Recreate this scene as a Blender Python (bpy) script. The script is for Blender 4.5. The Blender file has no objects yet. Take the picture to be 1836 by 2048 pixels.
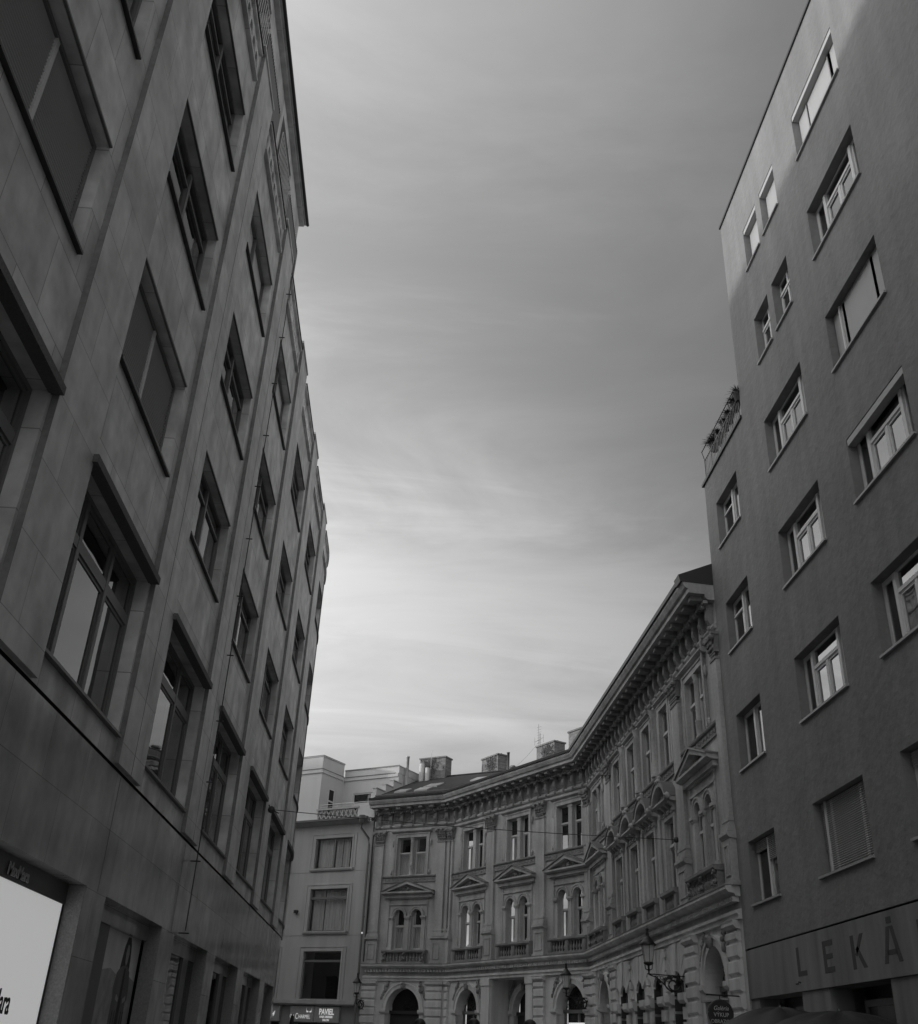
import bpy, bmesh, math, random
from mathutils import Vector, Matrix
random.seed(7)
rad = math.radians
S = bpy.context.scene
COL = S.collection

# ------------------------------------------------------------ camera
cam_d = bpy.data.cameras.new('camera'); cam = bpy.data.objects.new('camera', cam_d); COL.objects.link(cam)
cam_d.sensor_fit = 'HORIZONTAL'; cam_d.sensor_width = 36; cam_d.lens = 38.94; cam_d.clip_start = .1; cam_d.clip_end = 2000
cam.matrix_world = Matrix(((0.997485, -0.064648, -0.029069, 0), (-0.056508, -0.477671, -0.876719, 0), (0.042792, 0.876157, -0.480123, 1.65), (0, 0, 0, 1)))
cam.matrix_world = Matrix(((0.997485, -0.064648, -0.029069, 0), (-0.056508, -0.477671, -0.876719, 0), (0.042792, 0.876157, -0.480123, 1.65), (0, 0, 0, 1)))
S.camera = cam
# ------------------------------------------------------------ light and exposure
SUN_EL, SUN_AZ = 9.5, -93.0            # azimuth measured from +Y towards +X
SKY = .15; VEIL = 6.9; SUN = 1.3
S.view_settings.view_transform = 'Standard'; S.view_settings.look = 'None'; S.view_settings.exposure = 0.35; S.view_settings.gamma = 1
S.view_settings.use_curve_mapping = False
W = bpy.data.worlds.new("World"); S.world = W; W.use_nodes = True
nt = W.node_tree; N = nt.nodes; Lk = nt.links; N.clear()
sky = N.new('ShaderNodeTexSky'); sky.sky_type = 'NISHITA'; sky.sun_disc = False
sky.sun_elevation = rad(SUN_EL); sky.sun_rotation = rad(SUN_AZ); sky.dust_density = 2.5; sky.air_density = 1.0
bw = N.new('ShaderNodeRGBToBW'); Lk.new(sky.outputs[0], bw.inputs[0])
tc = N.new('ShaderNodeTexCoord'); sep = N.new('ShaderNodeSeparateXYZ'); Lk.new(tc.outputs['Generated'], sep.inputs[0])
def wm(op, a, b=None, c=None):
    m = N.new('ShaderNodeMath'); m.operation = op
    for i, v in enumerate((a, b, c)):
        if v is None: continue
        if isinstance(v, (int, float)): m.inputs[i].default_value = v
        else: Lk.new(v, m.inputs[i])
    return m.outputs[0]
zz = wm('ADD', wm('MAXIMUM', sep.outputs[2], 0.0), .12)          # clouds lie on a flat layer high above the street
cx = wm('DIVIDE', sep.outputs[0], zz); cy = wm('DIVIDE', sep.outputs[1], zz)
cmb = N.new('ShaderNodeCombineXYZ'); Lk.new(cx, cmb.inputs[0]); Lk.new(cy, cmb.inputs[1])
mp = N.new('ShaderNodeMapping'); Lk.new(cmb.outputs[0], mp.inputs[0]); mp.inputs['Rotation'].default_value = (0, 0, rad(-38)); mp.inputs['Scale'].default_value = (.55, .95, 1); mp.inputs['Location'].default_value = (3.1, 1.7, 0)
def wn(scale, det, rough, dist):
    n = N.new('ShaderNodeTexNoise'); Lk.new(mp.outputs[0], n.inputs['Vector']); n.inputs['Scale'].default_value = scale
    n.inputs['Detail'].default_value = det; n.inputs['Roughness'].default_value = rough; n.inputs['Distortion'].default_value = dist
    return n.outputs[0]
cl = wm('ADD', wm('MULTIPLY', wn(.75, 3, .45, .6), .7), wm('MULTIPLY', wn(2.4, 8, .6, 1.0), .3))
mp2 = N.new('ShaderNodeMapping'); Lk.new(cmb.outputs[0], mp2.inputs[0]); mp2.inputs['Rotation'].default_value = (0, 0, rad(-62)); mp2.inputs['Scale'].default_value = (.5, 2.6, 1)
wi = N.new('ShaderNodeTexNoise'); Lk.new(mp2.outputs[0], wi.inputs['Vector']); wi.inputs['Scale'].default_value = 1.1; wi.inputs['Detail'].default_value = 9; wi.inputs['Roughness'].default_value = .62; wi.inputs['Distortion'].default_value = 1.1
cl = wm('ADD', cl, wm('MULTIPLY', wm('MAXIMUM', wm('SUBTRACT', wi.outputs[0], .54), 0.0), .45))
mr = N.new('ShaderNodeMapRange'); Lk.new(cl, mr.inputs[0]); mr.inputs[1].default_value = .38; mr.inputs[2].default_value = .64; mr.inputs[3].default_value = .74; mr.inputs[4].default_value = 1.34
mr.interpolation_type = 'SMOOTHSTEP'
g0 = wm('ADD', wm('ADD', wm('MULTIPLY', sep.outputs[0], -.60), .60), wm('MULTIPLY', wm('MAXIMUM', sep.outputs[2], 0.0), -.17))
g1 = wm('ADD', wm('MULTIPLY', wm('MAXIMUM', wm('MULTIPLY', sep.outputs[1], -1.0), 0.0), .22), wm('MULTIPLY', wm('MAXIMUM', wm('SUBTRACT', sep.outputs[0], .35), 0.0), .9))
glow = wm('POWER', wm('MAXIMUM', wm('ADD', g0, g1), .05), 1.6)      # thin high cloud: bright low down and towards the sun, darker overhead
veil = wm('MULTIPLY', wm('MULTIPLY', glow, VEIL), mr.outputs[0])
val = wm('ADD', wm('MULTIPLY', bw.outputs[0], .12), veil)
bg = N.new('ShaderNodeBackground'); Lk.new(val, bg.inputs[0]); bg.inputs[1].default_value = SKY
wo = N.new('ShaderNodeOutputWorld'); Lk.new(bg.outputs[0], wo.inputs[0])
sd = bpy.data.lights.new('sun', 'SUN'); sd.energy = SUN; sd.angle = rad(2.5); sd.color = (1, .995, .985)
so = bpy.data.objects.new('sun', sd); COL.objects.link(so)
tosun = Vector((math.sin(rad(SUN_AZ)) * math.cos(rad(SUN_EL)), math.cos(rad(SUN_AZ)) * math.cos(rad(SUN_EL)), math.sin(rad(SUN_EL))))
so.rotation_euler = tosun.to_track_quat('Z', 'Y').to_euler(); so.location = tosun * 200

GZ = .35   # street level: the camera is held 1.3 m above it

# ------------------------------------------------------------ materials
def material(name, v, rough=.8, blotch=.12, bscale=.35, streak=0, grain=0, gscale=30, bump=0, bumpscale=60, metal=0, spec=.5, brick=None, ior=None, coat=0):
    m = bpy.data.materials.new(name); m.use_nodes = True; nt = m.node_tree; N = nt.nodes; L = nt.links
    b = N['Principled BSDF']; b.inputs['Roughness'].default_value = rough; b.inputs['Metallic'].default_value = metal
    b.inputs['Specular IOR Level'].default_value = spec
    if coat: b.inputs['Coat Weight'].default_value = coat; b.inputs['Coat Roughness'].default_value = .05
    if ior: b.inputs['IOR'].default_value = ior
    geo = N.new('ShaderNodeNewGeometry')
    def mt(op, a, c):
        x = N.new('ShaderNodeMath'); x.operation = op
        for i, q in enumerate((a, c)):
            if isinstance(q, (int, float)): x.inputs[i].default_value = q
            else: L.new(q, x.inputs[i])
        return x.outputs[0]
    def noise(scale, det=4, vec=None, sc=(1, 1, 1)):
        mpn = N.new('ShaderNodeMapping'); L.new(vec or geo.outputs['Position'], mpn.inputs[0]); mpn.inputs['Scale'].default_value = sc
        n = N.new('ShaderNodeTexNoise'); L.new(mpn.outputs[0], n.inputs['Vector']); n.inputs['Scale'].default_value = scale; n.inputs['Detail'].default_value = det
        return n.outputs[0]
    f = mt('MULTIPLY_ADD', noise(bscale, 5), blotch * 2.4); f.node.inputs[2].default_value = 1 - blotch * 1.2
    def mul(fa, n, amp):
        k = mt('MULTIPLY_ADD', n, amp * 2.4); k.node.inputs[2].default_value = 1 - amp * 1.2
        return mt('MULTIPLY', fa, k)
    if streak: f = mul(f, noise(2.2, 6, sc=(1, 1, .09)), streak)
    if grain: f = mul(f, noise(gscale, 3), grain)
    if brick:
        ax, bw_, bh, mort, var, mcol, zoff = brick
        sp = N.new('ShaderNodeSeparateXYZ'); L.new(geo.outputs['Position'], sp.inputs[0])
        cb = N.new('ShaderNodeCombineXYZ')
        if ax == 'y': L.new(sp.outputs[1], cb.inputs[0])
        elif ax == 'x': L.new(sp.outputs[0], cb.inputs[0])
        else: L.new(mt('SUBTRACT', mt('MULTIPLY', sp.outputs[0], .7), mt('MULTIPLY', sp.outputs[1], .7)), cb.inputs[0])
        L.new(mt('ADD', sp.outputs[2], zoff), cb.inputs[1])
        if ax == 'g': L.new(sp.outputs[1], cb.inputs[1])
        bt = N.new('ShaderNodeTexBrick'); L.new(cb.outputs[0], bt.inputs[0]); bt.inputs['Scale'].default_value = 1
        bt.inputs['Brick Width'].default_value = bw_; bt.inputs['Row Height'].default_value = bh; bt.inputs['Mortar Size'].default_value = mort
        bt.inputs['Mortar Smooth'].default_value = .1; bt.inputs['Bias'].default_value = 0
        bt.inputs['Color1'].default_value = (1 - var,) * 3 + (1,); bt.inputs['Color2'].default_value = (1 + var,) * 3 + (1,); bt.inputs['Mortar'].default_value = (mcol,) * 3 + (1,)
        f = mt('MULTIPLY', f, bt.outputs[0])
    col = mt('MULTIPLY', f, v); L.new(col, b.inputs['Base Color'])
    if bump:
        bp = N.new('ShaderNodeBump'); bp.inputs['Strength'].default_value = bump; bp.inputs['Distance'].default_value = .02 if bumpscale > 5 else .09
        L.new(noise(bumpscale, 5), bp.inputs['Height']); L.new(bp.outputs[0], b.inputs['Normal'])
    return m
def glass(name, ior=1.7, tint=.85, wave=.0):
    m = bpy.data.materials.new(name); m.use_nodes = True; N = m.node_tree.nodes; L = m.node_tree.links; N.clear()
    o = N.new('ShaderNodeOutputMaterial'); t = N.new('ShaderNodeBsdfTransparent'); t.inputs[0].default_value = (tint,) * 3 + (1,)
    g = N.new('ShaderNodeBsdfGlossy'); g.inputs['Roughness'].default_value = .01; g.inputs[0].default_value = (1, 1, 1, 1)
    fr = N.new('ShaderNodeFresnel'); fr.inputs[0].default_value = ior
    mx = N.new('ShaderNodeMixShader'); g2 = N.new('ShaderNodeNewGeometry'); sb = N.new('ShaderNodeMath'); sb.operation = 'SUBTRACT'; sb.inputs[0].default_value = 1; L.new(g2.outputs['Backfacing'], sb.inputs[1]); mu = N.new('ShaderNodeMath'); mu.operation = 'MULTIPLY'; L.new(fr.outputs[0], mu.inputs[0]); L.new(sb.outputs[0], mu.inputs[1]); L.new(mu.outputs[0], mx.inputs[0]); L.new(t.outputs[0], mx.inputs[1]); L.new(g.outputs[0], mx.inputs[2]); L.new(mx.outputs[0], o.inputs[0])
    geo = N.new('ShaderNodeNewGeometry'); n = N.new('ShaderNodeTexNoise'); L.new(geo.outputs[0], n.inputs[0]); n.inputs['Scale'].default_value = .9; n.inputs['Detail'].default_value = 1
    bp = N.new('ShaderNodeBump'); bp.inputs['Strength'].default_value = .25; bp.inputs['Distance'].default_value = .02; L.new(n.outputs[0], bp.inputs['Height']); L.new(bp.outputs[0], g.inputs['Normal'])
    return m
def milk(name):
    m = bpy.data.materials.new(name); m.use_nodes = True; N = m.node_tree.nodes; L = m.node_tree.links; b = N['Principled BSDF']; b.inputs['Base Color'].default_value = (.8, .8, .8, 1); b.inputs['Roughness'].default_value = .2
    t = N.new('ShaderNodeBsdfTransparent'); mx = N.new('ShaderNodeMixShader'); mx.inputs[0].default_value = .45; L.new(t.outputs[0], mx.inputs[1]); L.new(b.outputs[0], mx.inputs[2]); L.new(mx.outputs[0], N['Material Output'].inputs[0]); return m
def emit(name, v):
    m = bpy.data.materials.new(name); m.use_nodes = True; b = m.node_tree.nodes['Principled BSDF']
    b.inputs['Base Color'].default_value = (.7, .7, .7, 1); b.inputs['Emission Color'].default_value = (1, 1, 1, 1); b.inputs['Emission Strength'].default_value = v
    return m
M = dict(
    stone=material('stone panels', .62, .55, .6, 1.3, .2, .22, 3.5, .08, 30, brick=('y', 1.42, 1.08, .008, .13, .5, -.42)),
    ribstone=material('stone piers', .61, .55, .45, 1.2, .25, .2, 4, .08, 30, brick=('y', 3.1, .93, .006, .07, .5, -.2)),
    polished=material('polished stone', .36, .13, .55, 1.2, .35, .25, 3.5, .01, 6, brick=('y', 1.62, .93, .006, .16, .45, -3.60), spec=.75),
    granite=material('rough granite', .26, .85, .1, 1.2, 0, .38, 34, .6, 45),
    lintel=material('rough lintel', .15, .9, .12, 1.2, 0, .35, 30, .6, 45),
    dark=material('dark metal', .035, .45, .1),
    dark_gap=material('dark groove', .03, .9),
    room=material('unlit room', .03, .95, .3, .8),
    frame_d=material('bronze frame', .17, .45, .08, 1),
    frame_l=material('light window frame', .68, .5, .06, 1),
    frame_m=material('painted wood frame', .5, .55, .1, 1, 0, .08),
    dark_lining=material('dark lining', .06, .6, .3, 2, .2),  # even dark tone for the small openings' reveals and arch undersides
    pieredge=material('dark pier edge', .24, .8, .4, 2, .3, .3, 12),
    fascia=material('dark fascia', .10, .35, .15, 1),
    shutter=material('shutter slats', .62, .5, .1, .5),
    shutter_l=material('pale shutter', .40, .6, .06, .6, .06),
    curtain=material('curtain', .8, .9, .12, .8, .2),
    render_r=material('roughcast render', .225, .92, .3, .3, .2, .08, 7, .38, 4.5),
    render_base=material('stained concrete', .22, .7, .3, .4, .6, .07, 10, .1, 12),
    engraved=material('dark inset letters', .06, .7, .1, 2),
    sill=material('sheet sill', .33, .45, .06, 1, .1),
    soffit=material('reveal render', .25, .9, .08, .5),
    stucco=material('old stucco', .39, .85, .4, .6, .5, .2, 12, .25, 14),
    stucco2=material('stucco ornament', .24, .85, .32, 1.6, .2, .26, 16, .5, 18),
    stucco_l=material('pale lower stucco', .60, .85, .35, .6, .35, .08, 12, .2, 14),
    render_p=material('smooth pale render', .42, .9, .15, .3, .22, .06, 16, .25, 30),
    white_r=material('white terrace render', .60, .9, .06, .4, .07, .03, 14),
    tile=material('roof tiles', .03, .85, .3, .9, 0, .3, 6, .5, 8, brick=('d', .28, .22, .02, .28, .45, 0)),
    brick=material('old chimney brick', .2, .9, .3, 1.1, 0, .3, 7, .5, 25, brick=('d', .27, .09, .012, .22, .75, 0)),
    sheet=material('zinc sheet', .16, .5, .12, .8, .12),
    skyl=material('skylight', .32, .35, .05),
    iron=material('cast iron', .018, .45, .1),
    fabric=material('parasol fabric', .011, .55, .25, 1.5, 0, .1, 20, .2, 9),
    paving=material('street paving', .19, .75, .15, .3, 0, .12, 9, .2, 20, brick=('g', .4, .2, .01, .14, .5, 0)),
    white_p=emit('backlit white panel', .27),
    black=material('black lettering', .02, .6),
    white=emit('lit white lettering', .28),
    grey_t=material('grey metal lettering', .55, .4, .05),
    board=material('sign board', .25, .6, .05),
    board_l=material('sign board light', .34, .6, .04),
    poster_bg=material('poster backdrop', .75, .3, .6, .8, 0, .05),
    poster_coat=material('poster cloth', .14, .5, .3, 2.5, .4),
    poster_mid=material('poster ground', .38, .5, .6, 4, .0),
    poster_hi=material('poster face', .4, .5, .2, 4),
    foliage=material('grass leaves', .07, .6, .2, 2),
    pot=material('dark pot', .05, .8),
    skin=material('skin', .38, .6, .05), hair=material('hair', .015, .5, .1), coatc=material('dark coat', .05, .9, .1, 3),
    lampglass=milk('frosted lamp glass'),
    glass=glass('window glass', 1.75), glass_old=glass('old wavy glass', 1.6), glass_shop=glass('shop glass', 1.9, .5), glass_clear=glass('bright glass', 3.0, .6), lit=emit('lit sign', .45),
)

# ------------------------------------------------------------ geometry helpers
class Fr:
    def __init__(s, P0, e, n): s.P = Vector(P0); s.e = Vector(e).normalized(); s.n = Vector(n).normalized()
    def pt(s, a, d, z):
        q = s.P + s.e * a + s.n * d
        return (q.x, q.y, z)
class Curved(Fr):          # the office front runs straight and then bends away round the corner
    S0, R = 41.5, 12.0
    def pt(s, a, d, z):
        if a <= s.S0: return (-4.7 + d, a, z)
        t = (a - s.S0) / s.R; r = s.R + d
        return (-4.7 - s.R + r * math.cos(t), s.S0 + r * math.sin(t), z)
class Ident:
    def pt(s, a, d, z): return (a, d, z)
WORLD = Ident()
class MB:
    def __init__(s, f=WORLD): s.f = f; s.v = []; s.fc = []; s.sm = []
    def add(s, pts, faces, smooth=False):
        o = len(s.v); s.v += [s.f.pt(*p) for p in pts]; s.fc += [tuple(o + i for i in f) for f in faces]; s.sm += [smooth] * len(faces)
    def box(s, s0, s1, d0, d1, z0, z1):
        n = 1
        if isinstance(s.f, Curved) and s1 > s.f.S0 - .01: n = max(1, int((s1 - s0) / .35))
        for k in range(n):
            a = s0 + (s1 - s0) * k / n; b = s0 + (s1 - s0) * (k + 1) / n
            P = [(a, d0, z0), (b, d0, z0), (b, d1, z0), (a, d1, z0), (a, d0, z1), (b, d0, z1), (b, d1, z1), (a, d1, z1)]
            F = [(0, 1, 2, 3), (4, 5, 6, 7), (0, 1, 5, 4), (2, 3, 7, 6)]
            if k == 0: F.append((3, 0, 4, 7))
            if k == n - 1: F.append((1, 2, 6, 5))
            s.add(P, F)
        return s
    def quad(s, *p): s.add(p, [(0, 1, 2, 3)]); return s
    def prism(s, poly, fn, a, b):      # poly of 2D points, fn(u, v, w) -> local point
        n = len(poly)
        s.add([fn(u, v, a) for u, v in poly] + [fn(u, v, b) for u, v in poly], [tuple(range(n)), tuple(range(n, 2 * n))] + [(i, (i + 1) % n, n + (i + 1) % n, n + i) for i in range(n)]); return s
    def sz(s, poly, d0, d1): return s.prism(poly, lambda u, v, w: (u, w, v), d0, d1)
    def dz(s, poly, s0, s1): return s.prism(poly, lambda u, v, w: (w, u, v), s0, s1)
    def sd(s, poly, z0, z1): return s.prism(poly, lambda u, v, w: (u, v, w), z0, z1)
    def lathe(s, c, d, prof, n=12, a0=0, a1=2 * math.pi):
        full = abs(a1 - a0 - 2 * math.pi) < 1e-6; m = n if full else n + 1; pts = []
        for r, z in prof:
            for i in range(m):
                t = a0 + (a1 - a0) * i / n; pts.append((c + r * math.cos(t), d + r * math.sin(t), z))
        F = []
        for k in range(len(prof) - 1):
            for i in range(n if full else n):
                j = (i + 1) % m; F.append((k * m + i, k * m + j, (k + 1) * m + j, (k + 1) * m + i))
        s.add(pts, F, True)
        if full: s.add(pts[:m], [tuple(range(m))]); s.add(pts[-m:], [tuple(range(m))])
        return s
    def blob(s, c, r, n=8, j=.0):
        pts = []; F = []
        for k in range(n // 2 + 1):
            ph = math.pi * k / (n // 2)
            for i in range(n):
                t = 2 * math.pi * i / n; q = 1 + random.uniform(-j, j)
                pts.append((c[0] + r[0] * math.sin(ph) * math.cos(t) * q, c[1] + r[1] * math.sin(ph) * math.sin(t) * q, c[2] + r[2] * math.cos(ph) * q))
        for k in range(n // 2):
            for i in range(n): F.append((k * n + i, k * n + (i + 1) % n, (k + 1) * n + (i + 1) % n, (k + 1) * n + i))
        s.add(pts, F, True); return s
    def tube(s, path, r, n=6):
        rr = r if isinstance(r, (list, tuple)) else [r] * len(path); P = [Vector(p) for p in path]; pts = []
        for i, p in enumerate(P):
            t = (P[min(i + 1, len(P) - 1)] - P[max(i - 1, 0)]).normalized()
            u = t.cross(Vector((0, 0, 1)));
            if u.length < .05: u = t.cross(Vector((1, 0, 0)))
            u.normalize(); w = t.cross(u)
            for k in range(n):
                a = 2 * math.pi * k / n; q = p + (u * math.cos(a) + w * math.sin(a)) * rr[i]; pts.append(tuple(q))
        F = [(i * n + k, i * n + (k + 1) % n, (i + 1) * n + (k + 1) % n, (i + 1) * n + k) for i in range(len(P) - 1) for k in range(n)]
        s.add(pts, F, True); s.add(pts[:n], [tuple(range(n))]); s.add(pts[-n:], [tuple(range(n))]); return s
    def wall(s, s0, s1, z0, z1, holes, d=0.0, depth=.35, extra=()):
        xs = {s0, s1, *extra}; zs = {z0, z1}
        for h in holes:
            for v in h[:2]:
                if s0 < v < s1: xs.add(v)
            for v in h[2:4]:
                if z0 < v < z1: zs.add(v)
        if isinstance(s.f, Curved):
            q = s.f.S0 - .5
            while q < s1: xs.add(q); q += .35
        xs = sorted(x for x in xs if s0 <= x <= s1); zs = sorted(zs)
        def inh(a, b): return any(h[0] < a < h[1] and h[2] < b < h[3] for h in holes)
        V = {}; pts = []; F = []
        def vi(i, j):
            if (i, j) not in V: V[i, j] = len(pts); pts.append((xs[i], d, zs[j]))
            return V[i, j]
        for i in range(len(xs) - 1):
            for j in range(len(zs) - 1):
                if not inh((xs[i] + xs[i + 1]) / 2, (zs[j] + zs[j + 1]) / 2): F.append((vi(i, j), vi(i + 1, j), vi(i + 1, j + 1), vi(i, j + 1)))
        s.add(pts, F)
        for h in holes:
            if h[0] >= s1 or h[1] <= s0 or h[2] >= z1 or h[3] <= z0: continue
            a, b, c, e = h[:4]; dp = h[4] if len(h) > 4 else depth
            a = max(a, s0); b = min(b, s1); c = max(c, z0); e = min(e, z1)
            ss = [x for x in xs if a <= x <= b]
            for x in (a, b): s.quad((x, d, c), (x, d - dp, c), (x, d - dp, e), (x, d, e))
            for k in range(len(ss) - 1):
                for z in (c, e): s.quad((ss[k], d, z), (ss[k + 1], d, z), (ss[k + 1], d - dp, z), (ss[k], d - dp, z))
        return s
    def build(s, name, mat, parent=None, weld=None, **props):
        weld = 'wall' in name if weld is None else weld
        me = bpy.data.meshes.new(name); me.from_pydata(s.v, [], s.fc)
        bm = bmesh.new(); bm.from_mesh(me); bm.faces.ensure_lookup_table()
        for f, q in zip(bm.faces, s.sm): f.smooth = q
        if weld: bmesh.ops.remove_doubles(bm, verts=bm.verts, dist=.0005)
        bmesh.ops.recalc_face_normals(bm, faces=bm.faces); bm.to_mesh(me); bm.free()
        me.materials.append(M[mat] if isinstance(mat, str) else mat)
        o = bpy.data.objects.new(name, me); COL.objects.link(o)
        if parent: o.parent = parent
        for k, v in props.items(): o[k] = v
        return o
def thing(name, label, cat, loc=(0, 0, 0), group=None):
    o = bpy.data.objects.new(name, None); COL.objects.link(o); o['label'] = label; o['category'] = cat
    if group: o['group'] = group
    return o
def tag(o, label, cat, group=None):
    o['label'] = label; o['category'] = cat
    if group: o['group'] = group
    return o
def text_obj(name, body, size, origin, xdir, ydir, mat, parent=None, depth=.01, shear=0, xs=1, bold=0, align='LEFT'):
    c = bpy.data.curves.new(name, 'FONT'); c.body = body; c.size = size; c.extrude = depth; c.shear = shear; c.offset = bold; c.align_x = align
    t = bpy.data.objects.new(name, c); COL.objects.link(t)
    X = Vector(xdir).normalized(); Y = Vector(ydir).normalized(); Z = X.cross(Y)
    dg = bpy.context.evaluated_depsgraph_get(); dg.update(); me = bpy.data.meshes.new_from_object(t.evaluated_get(dg))
    bpy.data.objects.remove(t); bpy.data.curves.remove(c)
    for v in me.vertices:
        q = Vector(origin) + X * v.co.x * xs + Y * v.co.y + Z * v.co.z; v.co = q
    me.materials.clear(); me.materials.append(M[mat]); o = bpy.data.objects.new(name, me); COL.objects.link(o)
    if parent: o.parent = parent
    return o
def arc(c, z, r, a0, a1, n): return [(c + r * math.cos(a0 + (a1 - a0) * i / n), z + r * math.sin(a0 + (a1 - a0) * i / n)) for i in range(n + 1)]

# ------------------------------------------------------------ ground
g = MB().box(-300, 300, -200, 400, GZ - .3, GZ).build('street_paving', 'paving', kind='structure')

# ============================================================ LEFT: stone office building
LF = Curved((-4.7, 0), (0, 1), (1, 0))
office = thing('office_building', 'tall stone panelled office building with deep set windows along the left side of the street', 'building')
PIT = 5.58; SEND = 60
cols = [11.9 + PIT * k for k in range(-4, 7)]
holes_u = []; wins = []
for k, c in enumerate(cols):
    w = 3.5 if k < 9 else (3.6 if k == 9 else 3.4)
    if k == 10: c = 45.6
    wins.append((c, w))
    for z0, z1 in ((10.42, 12.35), (14.2, 16.02), (18.0, 19.76)): holes_u.append((c, c + w, z0, z1))
    holes_u.append((c - .1, c + w + .35, 5.85, 8.53))
UW = MB(LF).wall(-12, SEND, 5.43, 21.1, holes_u, depth=.4)
UW.quad((-12, 0, 21.1), (41.5, 0, 21.1), (41.5, -1.2, 21.1), (-12, -1.2, 21.1))
wall_u = UW.build('wall', 'stone', office)
# ribs
for k, (c, w) in enumerate(wins):
    a = c + w + .43; b = (wins[k + 1][0] - .08) if k < 10 else a + 1.4
    if b < 6: continue
    po = MB(LF).box(a, b, 0.002, .085, 5.45, 22.34).build('pier', 'ribstone', office)
    MB(LF).box(a - .012, a - .001, 0.001, .088, 5.45, 22.34).build('pier_edge', 'pieredge', po)  # thin darker strip on the near side face of each pier
    MB(LF).box(a - .28, b + .0, -1.0, .12, 22.34, 22.42).build('pier_cap', 'ribstone', office)
    MB(LF).box(a - .28, b, -1.0, -.003, 21.1, 22.34).build('parapet_pier', 'stone', office)
# groove and lower band
MB(LF).wall(-12, SEND, 5.34, 5.47, [], d=-.07).build('shadow_groove', 'dark_gap', office)  # the gap's shade is put into this near-black backing strip
store = [(3.9, 8.6), (10.0, 15.82), (16.92, 21.28), (22.47, 26.63), (27.8, 32.0), (33.2, 37.4), (38.7, 41.6), (43.2, 46.4)]
low = MB(LF).wall(-12, SEND, GZ - .1, 5.375, [(a, b, GZ - .1, 3.62) for a, b in store], depth=.3)
for q in (5.375,): 
    low.quad((-12, 0, q), (41.5, 0, q), (41.5, -.14, q), (-12, -.14, q))
low.build('lower_wall', 'polished', office)
# thin vertical expansion joints
for y in (16.65, 22.35):
    MB(LF).box(y, y + .012, .0, .088, 5.45, 20.9).build('joint', 'dark_gap', office)
    MB(LF).box(y - .25, y - .24, -.01, .003, 3.62, 5.36).build('joint', 'dark_gap', office)
# lintels over the first floor windows and their windows
def office_window(c, w, z0, z1, kind, low_=False):
    d = -.26 if low_ else -.22; win = MB(LF)
    a, b = (c - .1, c + w + .35) if low_ else (c, c + w)
    fw = .07
    win.box(a, a + fw, d - .06, d + .04, z0, z1).box(b - fw, b, d - .06, d + .04, z0, z1).box(a + fw, b - fw, d - .06, d + .04, z1 - fw, z1).box(a + fw, b - fw, d - .06, d + .04, z0, z0 + fw)
    if low_:
        zt = z0 + 1.84; ms = [a + (b - a) * .27, a + (b - a) * .65]
        win.box(a + fw, b - fw, d - .06, d + .03, zt, zt + .17)
        for m in ms: win.box(m - .06, m + .06, d - .055, d + .035, z0 + fw, z1 - fw)
        for m0, m1 in ((a + fw, ms[0] - .06), (ms[0] + .06, ms[1] - .06), (ms[1] + .06, b - fw)):
            for q0, q1 in ((z0 + fw, zt), (zt + .17, z1 - fw)):
                win.box(m0, m0 + .05, d - .05, d + .005, q0, q1).box(m1 - .05, m1, d - .05, d + .005, q0, q1).box(m0 + .05, m1 - .05, d - .05, d + .005, q1 - .05, q1)
    elif kind != 'shutter':
        ms = [a + w * .34, a + w * .66] if kind == 'open3' else [a + w * .5]
        for m in ms: win.box(m - .05, m + .05, d - .05, d + .05, z0 + fw, z1 - fw)
        if kind != 'shade': win.box(a + fw, b - fw, d - .05, d + .03, z0 + (z1 - z0) * .76, z0 + (z1 - z0) * .76 + .05)
    o = win.build('window', 'frame_d', office)
    MB(LF).box(a + .02, b - .02, -.03, .075, z0 - .03, z0 + .012).build('sill', 'dark' if not low_ else 'frame_d', o)
    MB(LF).box(a - .0, b + .0, -.01, .035, z1, z1 + .03).build('drip_edge', 'frame_d', o)
    if kind == 'shutter':
        sh = MB(LF); z = z0 + fw; mid = a + w * .52
        while z < z1 - fw - .03:
            for p0, p1 in ((a + fw, mid - .04), (mid + .04, b - fw)): sh.dz([(d - .03, z), (d + .02, z + .008), (d - .0, z + .052), (d - .035, z + .05)], p0, p1)
            z += .058
        sh.box(mid - .04, mid + .04, d - .05, d + .045, z0 + fw, z1 - fw); sh.build('roller_shutter', 'shutter', o)
    elif kind == 'shade':
        MB(LF).box(a + fw, b - fw, d - .05, d - .03, z0 + fw, z1 - fw).build('roller_blind', 'shutter', o)
    else:
        MB(LF).box(a + .03, b - .03, d - .025, d - .012, z0 + .03, z1 - .03).build('glass', 'glass' if not low_ else 'glass_clear', o)
        MB(LF).box(a, b, -.78, -.76, z0 - .1, z1 + .1).build('room', 'room', o)
        rnd = random.random()
        if rnd < .6 and not low_:
            cu = MB(LF); x = a + fw + .02; e = x + w * random.choice([.22, .3, .42])
            pts = []; k = 0
            while x < e: pts.append((x, -.5 + .04 * math.sin(k * 1.9))); x += .05; k += 1
            for (x0, d0), (x1, d1) in zip(pts, pts[1:]): cu.quad((x0, d0, z0 + .05), (x1, d1, z0 + .05), (x1, d1, z1 - .05), (x0, d0, z1 - .05))
            cu.build('curtain', 'curtain', o)
    return o, a, b
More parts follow.
